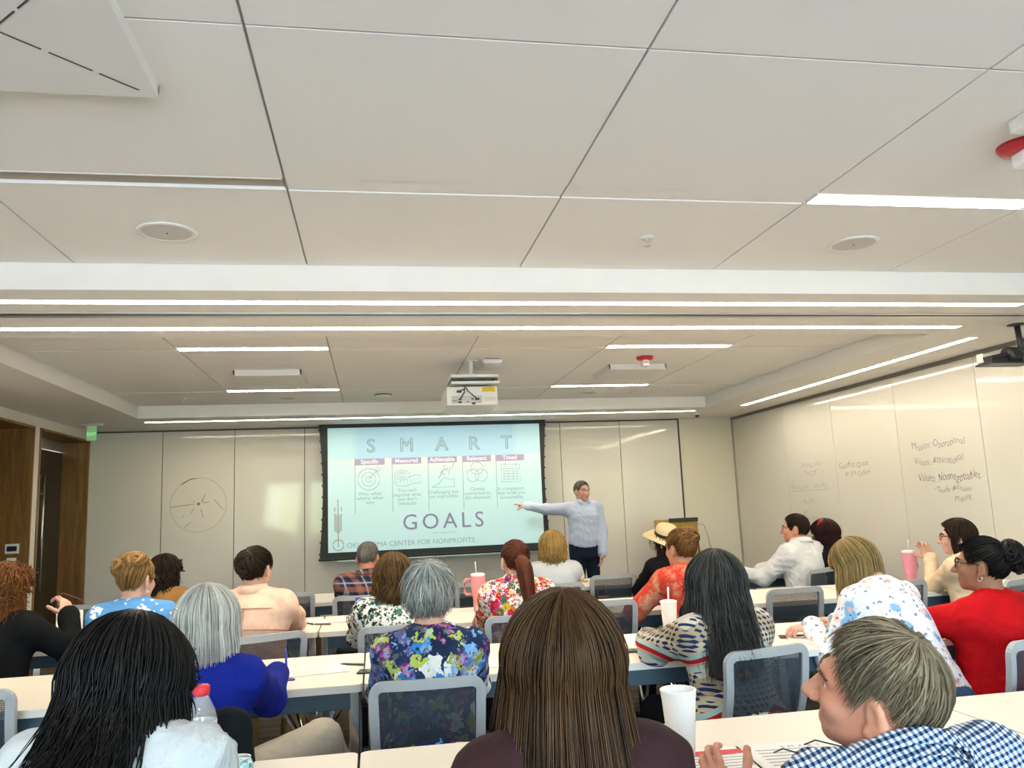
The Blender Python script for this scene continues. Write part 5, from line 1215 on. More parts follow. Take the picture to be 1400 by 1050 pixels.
# C nearest right: man in profile
PPL['C'] = person('person in navy gingham shirt turned in profile, nearest the camera at right', (0.895, 1.40, 1.066), (-49, 10, -14), -10, 0.04, neckdrop=0.118, backshift=0.06, slopes=0.03, fem=False, skin=SK_RUDDY, hairm=H_GBROWN, wide=1.05, vox=0.009, hvox=0.0038, topname='shirt', nose=1.2, fat=0.003,
    hair=dict(length=0, vol=0.008, n=2000, rad=0.0023, ns=11, nape=-0.100, mess=0.003, pole=28, loose=0.008, wave=0.006, freq=0.9, wave_from=0.0, front=0.012), top=f_gingham(20), pants=PT_GREY, shoes=SH_BLK, collar=0.9, cdrop=0.028, armL=(0.715, 1.66, 0.80), handL=((-0.15, 0.75, 0.55), (-0.75, -0.3, 0.5)), poseL='relaxed', armR=(1.10, 1.80, 0.79), hv=0.0045, seed=5, loose=0.008)
# D silver bob, royal blue
PPL['D'] = person('person in royal blue cardigan and beige trousers sitting with crossed legs', (-0.586, 3.10, 1.066), (12, -6, 0), 14, 0.17, skin=SK_FAIR, hairm=H_GREYW, topname='cardigan', vox=0.010,
    hair=dict(length=0.155, vol=0.018, vol_low=0.034, n=1500, rad=0.0023, sides=3, flare=0.010, back=0.0, tip=0.01, ragged=0.24, mess=0.004, loose=0.008, fall_to=108), top=plain('royal_blue_knit', (0.008, 0.018, 0.23)), pants=PT_BEIGE, shoes=SH_BLK, table=T2, glasses=(GL_RED,), armR=(-0.395, 3.50, 0.80), elbR=(0.3, -0.3, -1.0), armL=(-0.52, 3.54, 0.80), poseR='pen', poseL='relaxed', hv=0.005,
    legs={1: ((-0.20, 3.26, 0.60), (-0.05, 3.42, 0.24)), -1: ((-0.34, 3.30, 0.50), (-0.28, 3.35, 0.09))}, seed=6, wide=1.05, loose=0.004)
# E salt and pepper crop, bold floral
PPL['E'] = person('person in bold multicoloured floral blouse on navy, seated behind the near table', (0.206, 3.20, 1.097), (4, -3, 0), 2, 0.07, skin=SK_FAIR, hairm=H_SALT, vox=0.010, wide=1.03,
    hair=dict(length=0.0, vol=0.020, n=1650, rad=0.0026, ns=11, nape=-0.112, mess=0.004, pole=26, loose=0.009, wave=0.010, freq=1.1, wave_from=0.0), top=f_multi_navy(), pants=J_BLUE, shoes=SH_BLK, table=T2, glasses=(GL_BLK,), seed=7, neck_r=0.012)
# F charcoal long hair, knit
PPL['F'] = person('person in southwest patterned knit cardigan, arms on the second table', (1.431, 3.32, 1.068), (6, -4, 0), -14, 0.05, skin=SK_TAN, hairm=H_CHAR, topname='cardigan', vox=0.010,
    hair=dict(length=0.36, vol=0.024, vol_low=0.046, n=1500, rad=0.0026, flare=0.024, back=0.13, wave=0.006, freq=2.6, ragged=0.35, mess=0.006, loose=0.012, fall_to=112), top=f_knit(), pants=PT_BLK, shoes=SH_BLK, table=T2, loose=0.012, armL=(1.25, 3.72, 0.79), elbL=(-0.9, -0.2, -0.5), armR=(1.64, 3.74, 0.79), seed=8, wide=1.05)
# G red cardigan
PPL['G'] = person('person in bright red cardigan and glasses turned left at the right edge', (2.695, 3.30, 1.081), (-42, 4, 0), -18, -0.02, skin=SK_BROWN, hairm=H_BLACK, topname='cardigan', vox=0.010, wide=1.08,
    hair=dict(length=0, vol=0.012, n=420, rad=0.0042, nape=-0.08, pole=58, mess=0.002, buns=[((0.01, -0.112, 0.060), (0.060, 0.050, 0.056), 46, 0.011), ((0.03, -0.140, 0.01), 0.034, 22, 0.009)]), top=plain('scarlet_knit', (0.52, 0.006, 0.010)), pants=PT_BLK, shoes=SH_BLK, glasses=(GL_BLK,), loose=0.012, armL=(2.42, 3.72, 0.80), armR=(2.75, 3.75, 0.79), seed=9, neckdrop=0.155)
# H dark blond leaning over the table
PPL['H'] = person('person in white flowered blouse leaning over a phone on the table', (2.276, 3.62, 1.083), (-22, -34, -8), -16, 0.2, pelvis=(2.32, 3.20), skin=SK_FAIR, hairm=H_DBLOND, vox=0.010, wide=1.0, bend=0.03,
    hair=dict(length=0.20, vol=0.016, vol_low=0.024, n=1100, rad=0.0028, sides=3, flare=0.012, back=0.0, ragged=0.3, mess=0.003, fall_to=125, brk=0.0), top=f_white_bloom(), pants=J_BLUE, shoes=SH_BLK, armL=(2.07, 3.70, 0.80), armR=(2.30, 3.86, 0.79), poseL='grip', hv=0.005, handL=((-0.9, 0.25, -0.05), (0, -0.2, 1)), loose=0.006, seed=10, neckdrop=0.10, backshift=0.12, elbL=(-0.3, -0.5, -0.6))
# I curly red hair, black sweater, glasses in hand
PPL['I'] = person('person in black sweater holding up spectacles at the left edge', (-1.900, 4.70, 1.112), (34, 0, 0), 12, 0.05, skin=SK_FAIR, hairm=H_RED, topname='sweater',
    hair=dict(length=0.14, vol=0.024, vol_low=0.044, n=520, rad=0.0034, sides=3, fine=1, flare=0.02, back=0.02, ragged=0.3, curl=0.010, turns=6, mess=0.006, fall_to=112), top=plain('black_knit', (0.008, 0.008, 0.009)), pants=J_BLUE, shoes=SH_BLK, armR=(-1.655, 4.90, 0.945), elbR=(0.6, -0.1, -0.9), handR=((-0.35, 0.35, 0.75), (0.75, -0.4, 0.4)), poseR='pinch', armL=(-2.05, 5.2, 0.79), loose=0.008, seed=11, hv=0.005)
# J strawberry updo, blue daisies
PPL['J'] = person('person in blue daisy print top and glasses seated in the third row', (-1.268, 4.75, 1.120), (28, -4, 0), 6, 0.10, skin=SK_FAIR, hairm=H_ORANGE, wide=1.12,
    hair=dict(length=0, vol=0.012, n=420, rad=0.0040, nape=-0.085, pole=-20, mess=0.002, buns=[((0.01, -0.045, 0.105), (0.075, 0.070, 0.040), 60, 0.010), ((-0.03, -0.095, 0.070), (0.045, 0.035, 0.05), 30, 0.009)]), top=f_blue_white(), pants=J_BLUE, shoes=SH_BLK, table=T3, glasses=(GL_BLK,), seed=12, loose=0.008)
# K dark updo, peach
PPL['K'] = person('person in pale peach jacket with collar, back to camera', (-0.648, 4.75, 1.145), (20, -3, 0), 12, 0.10, skin=SK_FAIR, hairm=H_DBROWN, topname='jacket', wide=1.14,
    hair=dict(length=0, vol=0.013, n=420, rad=0.0042, nape=-0.085, pole=50, mess=0.002, buns=[((-0.01, -0.098, 0.035), (0.055, 0.042, 0.065), 50, 0.010)]), top=plain('peach_crepe', (0.80, 0.52, 0.40)), pants=PT_TAN, shoes=SH_TAN, table=T3, seed=13, collar=True, loose=0.010, fold=0.009, seams=plain('peach_seam', (0.55, 0.30, 0.20)))
# L caramel bob, green leaves
PPL['L'] = person('person in white top printed with green and black leaves', (0.108, 4.80, 1.064), (-4, -4, 0), -6, 0.10, skin=SK_FAIR, hairm=H_CARAMEL, wide=1.12,
    hair=dict(length=0.14, vol=0.020, vol_low=0.040, n=500, rad=0.0048, flare=0.015, back=0.01, wave=0.010, freq=3.0, ragged=0.2, mess=0.004, fall_to=110), top=f_green_white(), pants=PT_BLK, shoes=SH_BLK, table=T3, seed=14, loose=0.010)
# M auburn ponytail
PPL['M'] = person('person in bright floral blouse seated beside a pink tumbler', (0.832, 4.85, 1.112), (-6, 0, 0), 2, 0.06, skin=SK_FAIR, hairm=H_AUBURN,
    hair=dict(length=0, vol=0.010, n=420, rad=0.0038, nape=-0.085, pole=62, mess=0.001, tails=[([(0, -0.100, 0.012), (0.005, -0.140, 0.01), (0.015, -0.155, -0.06), (0.03, -0.160, -0.20), (0.055, -0.165, -0.36)], 0.047, 170)]), top=f_multi_pink(), pants=PT_BLK, shoes=SH_BLK, table=T3, collar=True, seed=15, loose=0.012)
# O copper curls up, red tie-dye
PPL['O'] = person('person in red tie-dyed blouse leaning on the third table row', (1.934, 5.00, 1.122), (-24, -2, 0), -10, 0.07, skin=SK_TAN, hairm=H_COPPER,
    hair=dict(length=0, vol=0.013, n=420, rad=0.0042, nape=-0.075, pole=40, curl=0.004, turns=4, buns=[((0.01, -0.07, 0.075), (0.068, 0.06, 0.055), 60, 0.010)]), top=f_tie(), pants=PT_BLK, shoes=SH_BLK, armL=(1.76, 5.22, 0.80), elbL=(-0.9, -0.2, -0.7), armR=(2.10, 5.42, 0.79), seed=16, loose=0.010)
# Q glasses, hand at tumbler
PPL['Q'] = person('person in cream top and glasses raising a hand by the pink tumbler', (3.924, 5.00, 1.102), (-52, 0, 0), -26, 0.03, skin=SK_FAIR, hairm=H_DBROWN, topname='sweater',
    hair=dict(length=0.24, vol=0.014, vol_low=0.020, n=420, rad=0.0046, flare=0.0, back=0.02, ragged=0.25, mess=0.003, fall_to=120, front=0.008), top=plain('cream_knit', (0.66, 0.52, 0.36)), pants=J_BLUE, shoes=SH_BLK, glasses=(GL_BLK,), armL=(3.895, 5.26, 0.955), handL=((-0.35, 0.2, 0.9), (0.6, 0.7, 0.2)), poseL='pinch', armR=(4.06, 5.36, 0.79), elbL=(-0.3, 0.1, -0.9), seed=17, hv=0.005)
# R dark waves, tan jacket
PPL['R'] = person('person in tan jacket seated in front of the writable front wall', (-1.504, 6.35, 1.066), (30, -6, 0), 10, 0.10, skin=SK_FAIR, hairm=H_DBROWN, topname='jacket',
    hair=dict(length=0.16, vol=0.016, vol_low=0.030, n=300, rad=0.006, flare=0.02, back=0.02, wave=0.016, freq=3.0, ragged=0.35, mess=0.006, fall_to=112), top=plain('camel_cloth', (0.33, 0.17, 0.055)), pants=J_BLUE, shoes=SH_TAN, table=T4, seed=18, loose=0.012)
# S plaid man
PPL['S'] = person('person in navy and rust plaid shirt seated below the screen', (-0.045, 6.50, 1.090), (16, -2, 0), 8, 0.06, fem=False, skin=SK_RUDDY, hairm=H_GMAN, topname='shirt',
    hair=dict(length=0, vol=0.007, n=420, rad=0.0036, nape=-0.080, mess=0.001, pole=18), top=f_plaid(), pants=J_BLUE, shoes=SH_BLK, collar=True, table=T4, seed=19, loose=0.010)
# T blond bob, pale grey
PPL['T'] = person('person in pale grey jersey seated below the standing presenter', (1.426, 6.50, 1.100), (6, -2, 0), 4, 0.07, skin=SK_FAIR, hairm=H_BLOND, topname='jersey',
    hair=dict(length=0.13, vol=0.020, vol_low=0.040, n=420, rad=0.0052, flare=0.008, back=0.0, tip=0.035, wave=0.010, freq=2.2, ragged=0.2, mess=0.004, fall_to=110), top=f_heather(), pants=PT_NAVY, shoes=SH_WHT, table=T4, seed=20, loose=0.006, wide=1.05)
# U straw hat
PPL['U'] = person('person in black top and wide straw hat with black band', (2.423, 6.60, 1.078), (-34, -4, 0), -14, 0.06, skin=SK_TAN, hairm=H_DBROWN, topname='black_top', sleeve=0.5,
    hair=dict(length=0.26, vol=0.012, vol_low=0.020, n=260, rad=0.005, flare=0.01, back=0.03, ragged=0.3, mess=0.004), top=plain('black_jersey', (0.010, 0.010, 0.011)), pants=PT_BLK, shoes=SH_BLK, table=T4, seed=21, loose=0.008)
# V man in white shirt
PPL['V'] = person('person in white dress shirt and glasses seated by the right wall', (3.506, 6.40, 1.153), (-54, 2, 0), -28, 0.06, fem=False, skin=SK_RUDDY, hairm=H_DBROWN, topname='shirt',
    hair=dict(length=0, vol=0.012, n=420, rad=0.0038, nape=-0.078, mess=0.002, pole=20), top=plain('white_poplin', (0.62, 0.62, 0.63), folds_=0.6), pants=PT_GREY, shoes=SH_BLK, collar=True, glasses=(GL_MET, 0.050, 0.032, 0.0018), armL=(3.10, 6.66, 0.80), elbL=(-0.2, -0.4, -0.8), armR=(3.40, 6.90, 0.785), seed=22, loose=0.012, fold=0.009)
# W black top, wine hair
PPL['W'] = person('person in black sweater seated behind the white dress shirt', (3.830, 6.50, 1.090), (-30, -2, 0), -18, 0.05, skin=SK_DEEP, hairm=H_WINE, topname='sweater',
    hair=dict(length=0.16, vol=0.020, vol_low=0.034, n=420, rad=0.0048, flare=0.015, back=0.02, ragged=0.25, wave=0.006, freq=2.5), top=plain('black_knit', (0.008, 0.008, 0.009)), pants=PT_BLK, shoes=SH_BLK, table=T4, seed=23, loose=0.010)
# X presenter, standing, facing the room
PPL['X'] = person('standing presenter in pale blue shirt and navy trousers pointing at the screen', (2.405, 9.20, 1.587), (158, -2, 0), 172, 0.0, stand=True, fem=False, skin=SK_FAIR, hairm=H_GMAN, topname='shirt', vox=0.011,
    hair=dict(length=0, vol=0.008, n=420, rad=0.0036, nape=-0.070, mess=0.002, pole=4, front=0.010), top=f_stripe_blue(), pants=PT_NAVY, shoes=SH_BLK, collar=True, armR=(1.80, 9.56, 1.452), elbR=(0, -0.1, -1), handR=(None, (0.1, -0.3, 0.9)), poseR='point', armL=(2.585, 9.12, 0.865), elbL=(0.4, 0.4, -0.1), handL=(None, (1, 0, 0)), poseL='relaxed', seed=24, loose=0.006, hv=0.005, neckdrop=0.145, backshift=0.02)
# ---------------------------------------------------------------- worn and held things
def head_pt(k, p): d = PPL[k]; return d['R']@np.array(p, float)+d['H']
def child_mesh(b, name, k, m, smooth=True):
    d = PPL[k]; b.v = [tuple(d['R']@np.array(p)+d['H']-d['off']) for p in b.v]; return b.build(name, m, d['root'], smooth=smooth)
# straw hat with scalloped brim
b = MB(); n = 48; vs = []; rows = [(0.190, -0.004), (0.150, 0.010), (0.105, 0.012), (0.096, 0.030), (0.090, 0.080), (0.075, 0.105), (0.040, 0.116), (0.004, 0.112)]
for i, (r, z) in enumerate(rows):
    for k in range(n):
        a = 2*PI*k/n; rr = r*(1+0.035*abs(math.sin(a*8)) if i == 0 else 1); zz = z+(0.05*math.cos(a)**2-0.02 if i == 0 else (0.02*math.cos(a)**2 if i == 1 else 0))
        vs.append((rr*math.cos(a)*0.92, rr*math.sin(a)*1.08-0.015, 0.045+zz))
b.add(vs, [(i*n+k, i*n+(k+1) % n, (i+1)*n+(k+1) % n, (i+1)*n+k) for i in range(len(rows)-1) for k in range(n)]+[tuple((len(rows)-1)*n+k for k in range(n))])
t = NT('straw_weave'); w = t.n('TexWave', None, Scale=60.0, Distortion=1.0, Vector=t.obj()); t.bump(w.outputs['Fac'], 0.4, 0.003); M_STRAW = t.fin(t.mix(w.outputs['Fac'], (0.62, 0.47, 0.24), (0.78, 0.63, 0.38)), 0.8)
_c, _s = math.cos(0.45), math.sin(0.45)
def tilt(b):
    b.v = [(x, y*_c-(z-0.06)*-_s*-1, 0.06+(z-0.06)*_c+y*-_s*-1) for x, y, z in b.v]; return b
HATR = rotm(0, 24, -14)
def hat(b): b.v = [tuple(HATR@(np.array(p)-np.array((0, 0, 0.05)))+np.array((0, -0.005, 0.058))) for p in b.v]; return b
hatT = child_mesh(hat(b), 'straw_hat', 'U', M_STRAW)
b = MB().lathe([(0.0985, 0.070), (0.0955, 0.100)], (0, 0, 0), 36, cap=False); b.v = [(x*0.92, y*1.08-0.015, z) for x, y, z in b.v]
o = child_mesh(hat(b), 'hat_band', 'U', mat('hat_band_black', (0.01, 0.01, 0.01), 0.6)); o.parent = hatT
# earrings
for k, s in (('J', 1), ('G', -1)):
    b = MB(); b.tube([(s*0.080, -0.004+0.010*math.cos(q), -0.052+0.010*math.sin(q)) for q in np.linspace(0, 2*PI, 14)[:-1]], 0.0022, 5, True); child_mesh(b, 'earring', k, mat('silver_jewellery', (0.85, 0.82, 0.78), 0.15, 1.0))
# hair clip on the silver bob
b = MB().tube([(-0.05, -0.118, 0.045), (-0.065, -0.110, 0.047), (-0.078, -0.096, 0.048)], 0.0045, 6); child_mesh(b, 'hair_clip', 'D', mat('silver_jewellery', (0, 0, 0)))
b = MB().lathe([(0.028, -0.012), (0.030, 0.0), (0.026, 0.012)], (0, 0, 0), 18, axis='y'); b.v = [(x, y-0.118, z+0.012) for x, y, z in b.v]; child_mesh(b, 'hair_tie', 'M', mat('hair_tie', (0.05, 0.01, 0.01), 0.6))
# red streak on the wine hair
b = MB()
for k in range(26):
    a = math.radians(-118+k*1.6); off = 0.022; p0 = [(EC[0]+(ER[0]+off)*math.cos(e)*math.sin(a), EC[1]-(ER[1]+off)*math.cos(e)*math.cos(a), EC[2]+(ER[2]+off)*math.sin(e)) for e in np.radians(np.linspace(70, 0, 8))]
    b.tube(p0, [0.004]*6+[0.003, 0.001], 4)
child_mesh(b, 'red_streak', 'W', mat('hair_red_dye', (0.42, 0.008, 0.015), 0.4))
# wristband and watch
d = PPL['Q']; b = MB(); w, e = d['W'][-1], d['E'][-1]; ax = (w-e)/np.linalg.norm(w-e); u = np.cross(ax, (0, 0, 1)); u /= np.linalg.norm(u); v = np.cross(ax, u)
b.tube([w-ax*0.012+0.036*(u*math.cos(q)+v*math.sin(q))-d['off'] for q in np.linspace(0, 2*PI, 20)[:-1]], 0.006, 6, True); b.build('wristband', M_BLK, d['root'], smooth=True)
# belt of the presenter, shirt placket
d = PPL['X']; b = MB().lathe([(0.175, -0.018), (0.178, 0.0), (0.175, 0.018)], (0, 0, 0), 28, cap=False); b.v = [(x*0.98, y*0.72, z+1.0) for x, y, z in b.v]; b.build('belt', mat('belt_black', (0.01, 0.01, 0.01), 0.4), d['root'], smooth=True)
# ---------------------------------------------------------------- loose spectacles
def specs(label, loc, rot, m, s=1.0):
    o = empty('spectacles', loc); o.rotation_euler = rot; o.scale = (s,)*3; tag(o, label, 'glasses', 'loose spectacles')
    b = MB()
    for sx in (-1, 1): b.tube([(sx*0.033+x, 0, z) for x, z in rrect(0.052, 0.036, 0.014, 4)], 0.0022, 5, True)
    b.tube([(-0.008, 0, 0.004), (0, 0.002, 0.008), (0.008, 0, 0.004)], 0.002, 5); b.build('rims', m, o, smooth=True)
    for sx in (-1, 1): MB().tube([(sx*0.060, 0, 0.010), (sx*0.064, -0.02, 0.010), (sx*0.062, -0.10, 0.008), (sx*0.058, -0.135, -0.010)], 0.0022, 5).build('temple', m, o, smooth=True)
    for sx in (-1, 1): MB().prism([(sx*0.033+x*0.95, z*0.95) for x, z in rrect(0.052, 0.036, 0.014, 4)], -0.0006, 0.0006, 'xz').build('lens', MATS['window_glass'], o)
specs('black spectacles lying on the papers before the navy gingham shirt', (1.13, 1.99, TZ+0.028), (0, 0, math.radians(200)), GL_BLK)
specs('dark spectacles lying on the third table row near the green-leaf top', (-0.17, 5.47, TZ+0.024), (0, 0, math.radians(80)), GL_BLK)
w = PPL['I']['W'][1]; specs('dark spectacles held up by the person in the black sweater', (w[0]-0.085, w[1]+0.09, w[2]+0.075), (0.5, 0.6, math.radians(120)), GL_RED)
# ---------------------------------------------------------------- cups, tumblers, bottles
M_FOAM = mat('white_foam', (0.84, 0.84, 0.82), 0.75, grain=0.02, gs=120)
def cup(label, x, y, h, rt, rb, straw=False, m=M_FOAM, name='foam_cup'):
    o = empty(name, (x, y, TZ)); tag(o, label, 'cup', 'drinking cups')
    MB().lathe([(rb*0.6, 0.002), (rb, 0), (rb+(rt-rb)*0.86, h*0.86), (rt-(rt-rb)*0.08, h*0.87), (rt, h*0.965), (rt+0.002, h*0.985), (rt, h), (rt-0.004, h*0.99), (rt-0.006, h*0.9), (rb*0.9, 0.012)], n=32).build('body', m, o, smooth=True)
    if straw:
        MB().lathe([(rt+0.002, h-0.004), (rt+0.002, h+0.006), (rt*0.7, h+0.010), (0.006, h+0.010)], n=28).build('lid', mat('cup_lid', (0.8, 0.8, 0.8), 0.3), o, smooth=True)
        MB().tube([(0, 0, h-0.02), (0.004, 0, h+0.075)], 0.0045, 10).build('straw', mat('straw_white', (0.85, 0.85, 0.85), 0.4), o, smooth=True)
    return o
cup('tall white foam cup standing on the nearest table by the maroon blazer', 0.815, 2.20, 0.175, 0.048, 0.034)
cup('white lidded tumbler with straw behind the southwest patterned cardigan', 1.50, 4.10, 0.17, 0.042, 0.032, True, mat('tumbler_white', (0.78, 0.76, 0.74), 0.4, grain=0.04, gs=40), 'straw_tumbler')
def tumbler(label, x, y, rz, col):
    o = empty('handled_tumbler', (x, y, TZ), rz); tag(o, label, 'tumbler', 'pink insulated tumblers')
    m = mat('tumbler_pink_%d' % int(col[0]*100), col, 0.4)
    MB().lathe([(0.034, 0), (0.036, 0.004), (0.037, 0.085), (0.047, 0.115), (0.050, 0.23), (0.049, 0.236)], n=30).build('body', m, o, smooth=True)
    MB().lathe([(0.050, 0.234), (0.051, 0.240), (0.048, 0.252), (0.02, 0.256)], n=30).build('lid', mat('clear_lid', (0.72, 0.70, 0.70), 0.15), o, smooth=True)
    MB().tube([(0.046, 0, 0.215), (0.082, 0, 0.215), (0.094, 0, 0.20), (0.094, 0, 0.13), (0.082, 0, 0.115), (0.046, 0, 0.115)], 0.010, 8).build('handle', m, o, smooth=True)
    MB().tube([(0.01, 0, 0.25), (0.015, 0, 0.33)], 0.004, 8).build('straw', mat('clear_straw', (0.75, 0.72, 0.72), 0.2), o, smooth=True)
tumbler('pink handled tumbler on the third table row left of the bright floral blouse', 0.70, 5.62, PI, (0.72, 0.27, 0.28))
tumbler('pink handled tumbler before the raised hand at the right wall', 3.935, 5.55, 0.4, (0.66, 0.25, 0.36))
def m_clear(name, col, a):
    t = NT(name); tr = t.n('BsdfTransparent', None, Color=(*col, 1)); gl = t.n('BsdfGlossy', None, Roughness=0.05); df = t.n('BsdfDiffuse', None, Color=(*col, 1))
    m1 = t.n('MixShader', None, Fac=0.25); m2 = t.n('MixShader', None, Fac=a); L = t.t.links.new
    L(gl.outputs[0], m1.inputs[2]); L(df.outputs[0], m1.inputs[1]); L(tr.outputs[0], m2.inputs[1]); L(m1.outputs[0], m2.inputs[2]); L(m2.outputs[0], t.out.inputs[0]); return t.m
M_PET = m_clear('clear_plastic', (0.88, 0.9, 0.92), 0.28)
def bottle(label, x, y, h, r, capcol, labelcol=None, capr=0.017, mark=None, z=TZ):
    o = empty('drink_bottle', (x, y, z)); tag(o, label, 'bottle', 'drink bottles')
    MB().lathe([(r*0.8, 0), (r, 0.01), (r, h*0.30), (r*0.94, h*0.34), (r, h*0.38), (r, h*0.62), (r*0.85, h*0.72), (capr*1.0, h*0.86), (capr*0.95, h*0.9)], n=26).build('body', M_PET, o, smooth=True)
    MB().lathe([(capr*1.08, h*0.885), (capr*1.12, h*0.9), (capr*1.10, h*0.985), (capr*0.9, h)], n=24).build('cap', mat('cap_%d_%d' % (capcol[0]*99, capcol[2]*99), capcol, 0.4), o, smooth=True)
    if labelcol:
        MB().lathe([(r*1.012, h*0.34), (r*1.012, h*0.60)], n=26, cap=False).build('label', mat('bottle_label_%d' % int(labelcol[2]*99), labelcol, 0.5), o, smooth=True)
        if mark: MB().lathe([(r*1.02, h*0.42), (r*1.02, h*0.48)], n=26, cap=False).build('label_band', mat('label_mark', mark, 0.5), o, smooth=True)
    return o
bottle('clear bottle with large red cap and white label in front of the blue cardigan', -0.475, 2.44, 0.235, 0.042, (0.68, 0.02, 0.03), (0.80, 0.78, 0.80), 0.020, (0.75, 0.25, 0.40))
bottle('clear water bottle with blue label band beside the red cardigan', 2.80, 3.98, 0.20, 0.031, (0.75, 0.77, 0.80), (0.03, 0.13, 0.38), 0.014)
bottle('small clear bottle with bright blue cap beside the green-leaf top', -0.105, 5.40, 0.16, 0.028, (0.02, 0.08, 0.55), None, 0.016)
o = empty('drink_can', (-0.325, 2.12, TZ)); tag(o, 'pale blue drink can behind the white blouse shoulder', 'can')
t = NT('can_print'); v = t.vor(60, t.obj()); M_CAN = t.fin(t.ramp(v.outputs['Distance'], [(0.2, (0.05, 0.35, 0.55)), (0.5, (0.62, 0.75, 0.75)), (0.7, (0.10, 0.45, 0.60))]), 0.3, 0.3)
MB().lathe([(0.024, 0), (0.033, 0.01), (0.033, 0.105), (0.027, 0.118)], n=26).build('body', M_CAN, o, smooth=True); MB().lathe([(0.0275, 0.117), (0.0285, 0.121), (0.026, 0.120), (0.025, 0.115)], n=26).build('rim', M_ALU, o, smooth=True)
# ---------------------------------------------------------------- papers, phones, pens, notebooks
M_PAPER = mat('paper_white', (0.82, 0.80, 0.77), 0.8); M_PRINT = mat('print_grey', (0.36, 0.35, 0.37), 0.9); M_PRED = mat('print_red', (0.62, 0.06, 0.07), 0.8); M_PBLUE = mat('print_blue', (0.16, 0.20, 0.45), 0.8)
def paper(label, x, y, rz, w=0.28, h=0.216, lines=True, band=None, n=1, bars=None):
    o = empty('handout', (x, y, TZ), math.radians(rz)); tag(o, label, 'paper', 'handouts on the tables')
    p = None
    for k in range(n):
        a = 0.03*k; p = MB().box((-w/2+0.006*k, -h/2-0.004*k, 0.0006+0.0012*k), (w/2+0.006*k, h/2-0.004*k, 0.0016+0.0012*k)).build('sheet', M_PAPER, o)
    z = 0.0018+0.0012*(n-1)
    if lines:
        q = MB(); rr = random.Random(int(abs(x*1000)))
        for k in range(6): q.box((-w*0.38, -h*0.36+h*0.11*k, z), (-w*0.38+w*rr.uniform(0.35, 0.75), -h*0.36+h*0.11*k+h*0.025, z+0.0003))
        q.build('print_lines', M_PRINT, o)
    if band: MB().box((-w*0.40, h*0.22, z), (w*0.30, h*0.40, z+0.0004)).build('heading_band', band, o)
    return o
paper('red-banded handout under the foam cup at the nearest table', 0.915, 2.13, -4, 0.26, 0.21, True, M_PRED)
o = paper('stack of printed handouts before the navy gingham shirt', 1.12, 2.11, -6, 0.30, 0.23, True, None, 3)
link('lettering', text_mesh('GOALS', 0.030, 'CENTER'), M_PBLUE, o, (0.02, -0.05, 0.0046)); link('lettering', text_mesh('SMART', 0.024, 'CENTER', spacing=1.8), M_PBLUE, o, (0.02, 0.06, 0.0046))
paper('printed worksheet lying right of the blue cardigan', -0.285, 3.86, 8, 0.30, 0.215, True, None, 2)
paper('blank handout right of the bold floral blouse', 0.60, 3.72, 0, 0.28, 0.20, False, None, 2)
paper('scattered printed sheets left of the patterned knit cardigan', 1.22, 4.02, 25, 0.32, 0.22, True, None, 2)
paper('loose printed sheet at the back of the second table row', 1.05, 4.08, -15, 0.28, 0.20, True)
paper('white sheet on the third table row right of the peach jacket', -0.30, 5.60, 4, 0.30, 0.20, False, None, 2)
paper('white handout under the black sweater elbow', -1.74, 5.30, 15, 0.28, 0.22, False, None, 3)
paper('sheet on the front table row left of the plaid shirt', -0.62, 7.15, 0, 0.26, 0.2, True)
paper('sheet on the front table row before the white dress shirt', 3.30, 7.10, -12, 0.28, 0.21, True)
paper('sheet before the pink tumbler by the right wall', 3.70, 5.50, 10, 0.28, 0.21, True)
# standing white card by the black sweater
o = empty('tent_card', (-1.93, 5.74, TZ), 0.3); tag(o, 'folded white tent card standing by the black sweater', 'card')
for s in (-1, 1): MB().obox((0, s*0.035, 0.075), (0.075, 0, 0), (0, -s*0.035, 0.075), (0, 0.0006, 0.0003)).build('face', M_PAPER, o)
def phone(label, x, y, rz, col=(0.02, 0.015, 0.02)):
    o = empty('mobile_phone', (x, y, TZ), math.radians(rz)); tag(o, label, 'phone', 'phones on the tables')
    MB().box((-0.037, -0.077, 0), (0.037, 0.077, 0.008), 0.003).build('case', mat('phone_case_%d' % int(col[0]*200), col, 0.4), o); MB().box((-0.034, -0.072, 0.0078), (0.034, 0.072, 0.0086)).build('screen', mat('phone_glass', (0.01, 0.01, 0.012), 0.08), o)
phone('dark phone under the hands of the leaning flowered blouse', 2.03, 3.80, 70, (0.10, 0.02, 0.03)); phone('black phone beside the patterned cardigan sleeve', 1.14, 3.76, 75)
phone('black phone on the second row beside the bold floral blouse', 0.0, 3.72, 80)
def pen(label, x, y, rz, col):
    o = empty('pen', (x, y, TZ), math.radians(rz)); tag(o, label, 'pen', 'pens on the tables'); m = mat('pen_%d_%d' % (int(col[0]*99), int(col[2]*99)), col, 0.35)
    MB().lathe([(0.0045, -0.06), (0.005, -0.055), (0.005, 0.045), (0.0015, 0.065)], (0, 0, 0.0055), 10, axis='y').build('barrel', m, o, smooth=True); MB().box((0.003, -0.06, 0.009), (0.006, -0.02, 0.0115)).build('clip', M_ALU, o)
pen('dark pen at the corner of the worksheet by the blue cardigan', -0.105, 3.92, 60, (0.06, 0.05, 0.05)); pen('dark pen on the third row beside the white sheet', -0.42, 5.50, 30, (0.05, 0.05, 0.05)); pen('short dark pen on the third row near the spectacles', -0.33, 5.42, 65, (0.08, 0.06, 0.04)); pen('black pen lying before the white dress shirt', 3.36, 7.25, 85, (0.02, 0.02, 0.02)); pen('dark pen on the nearest table by the maroon sleeve', 0.74, 2.02, 35, (0.03, 0.03, 0.03))
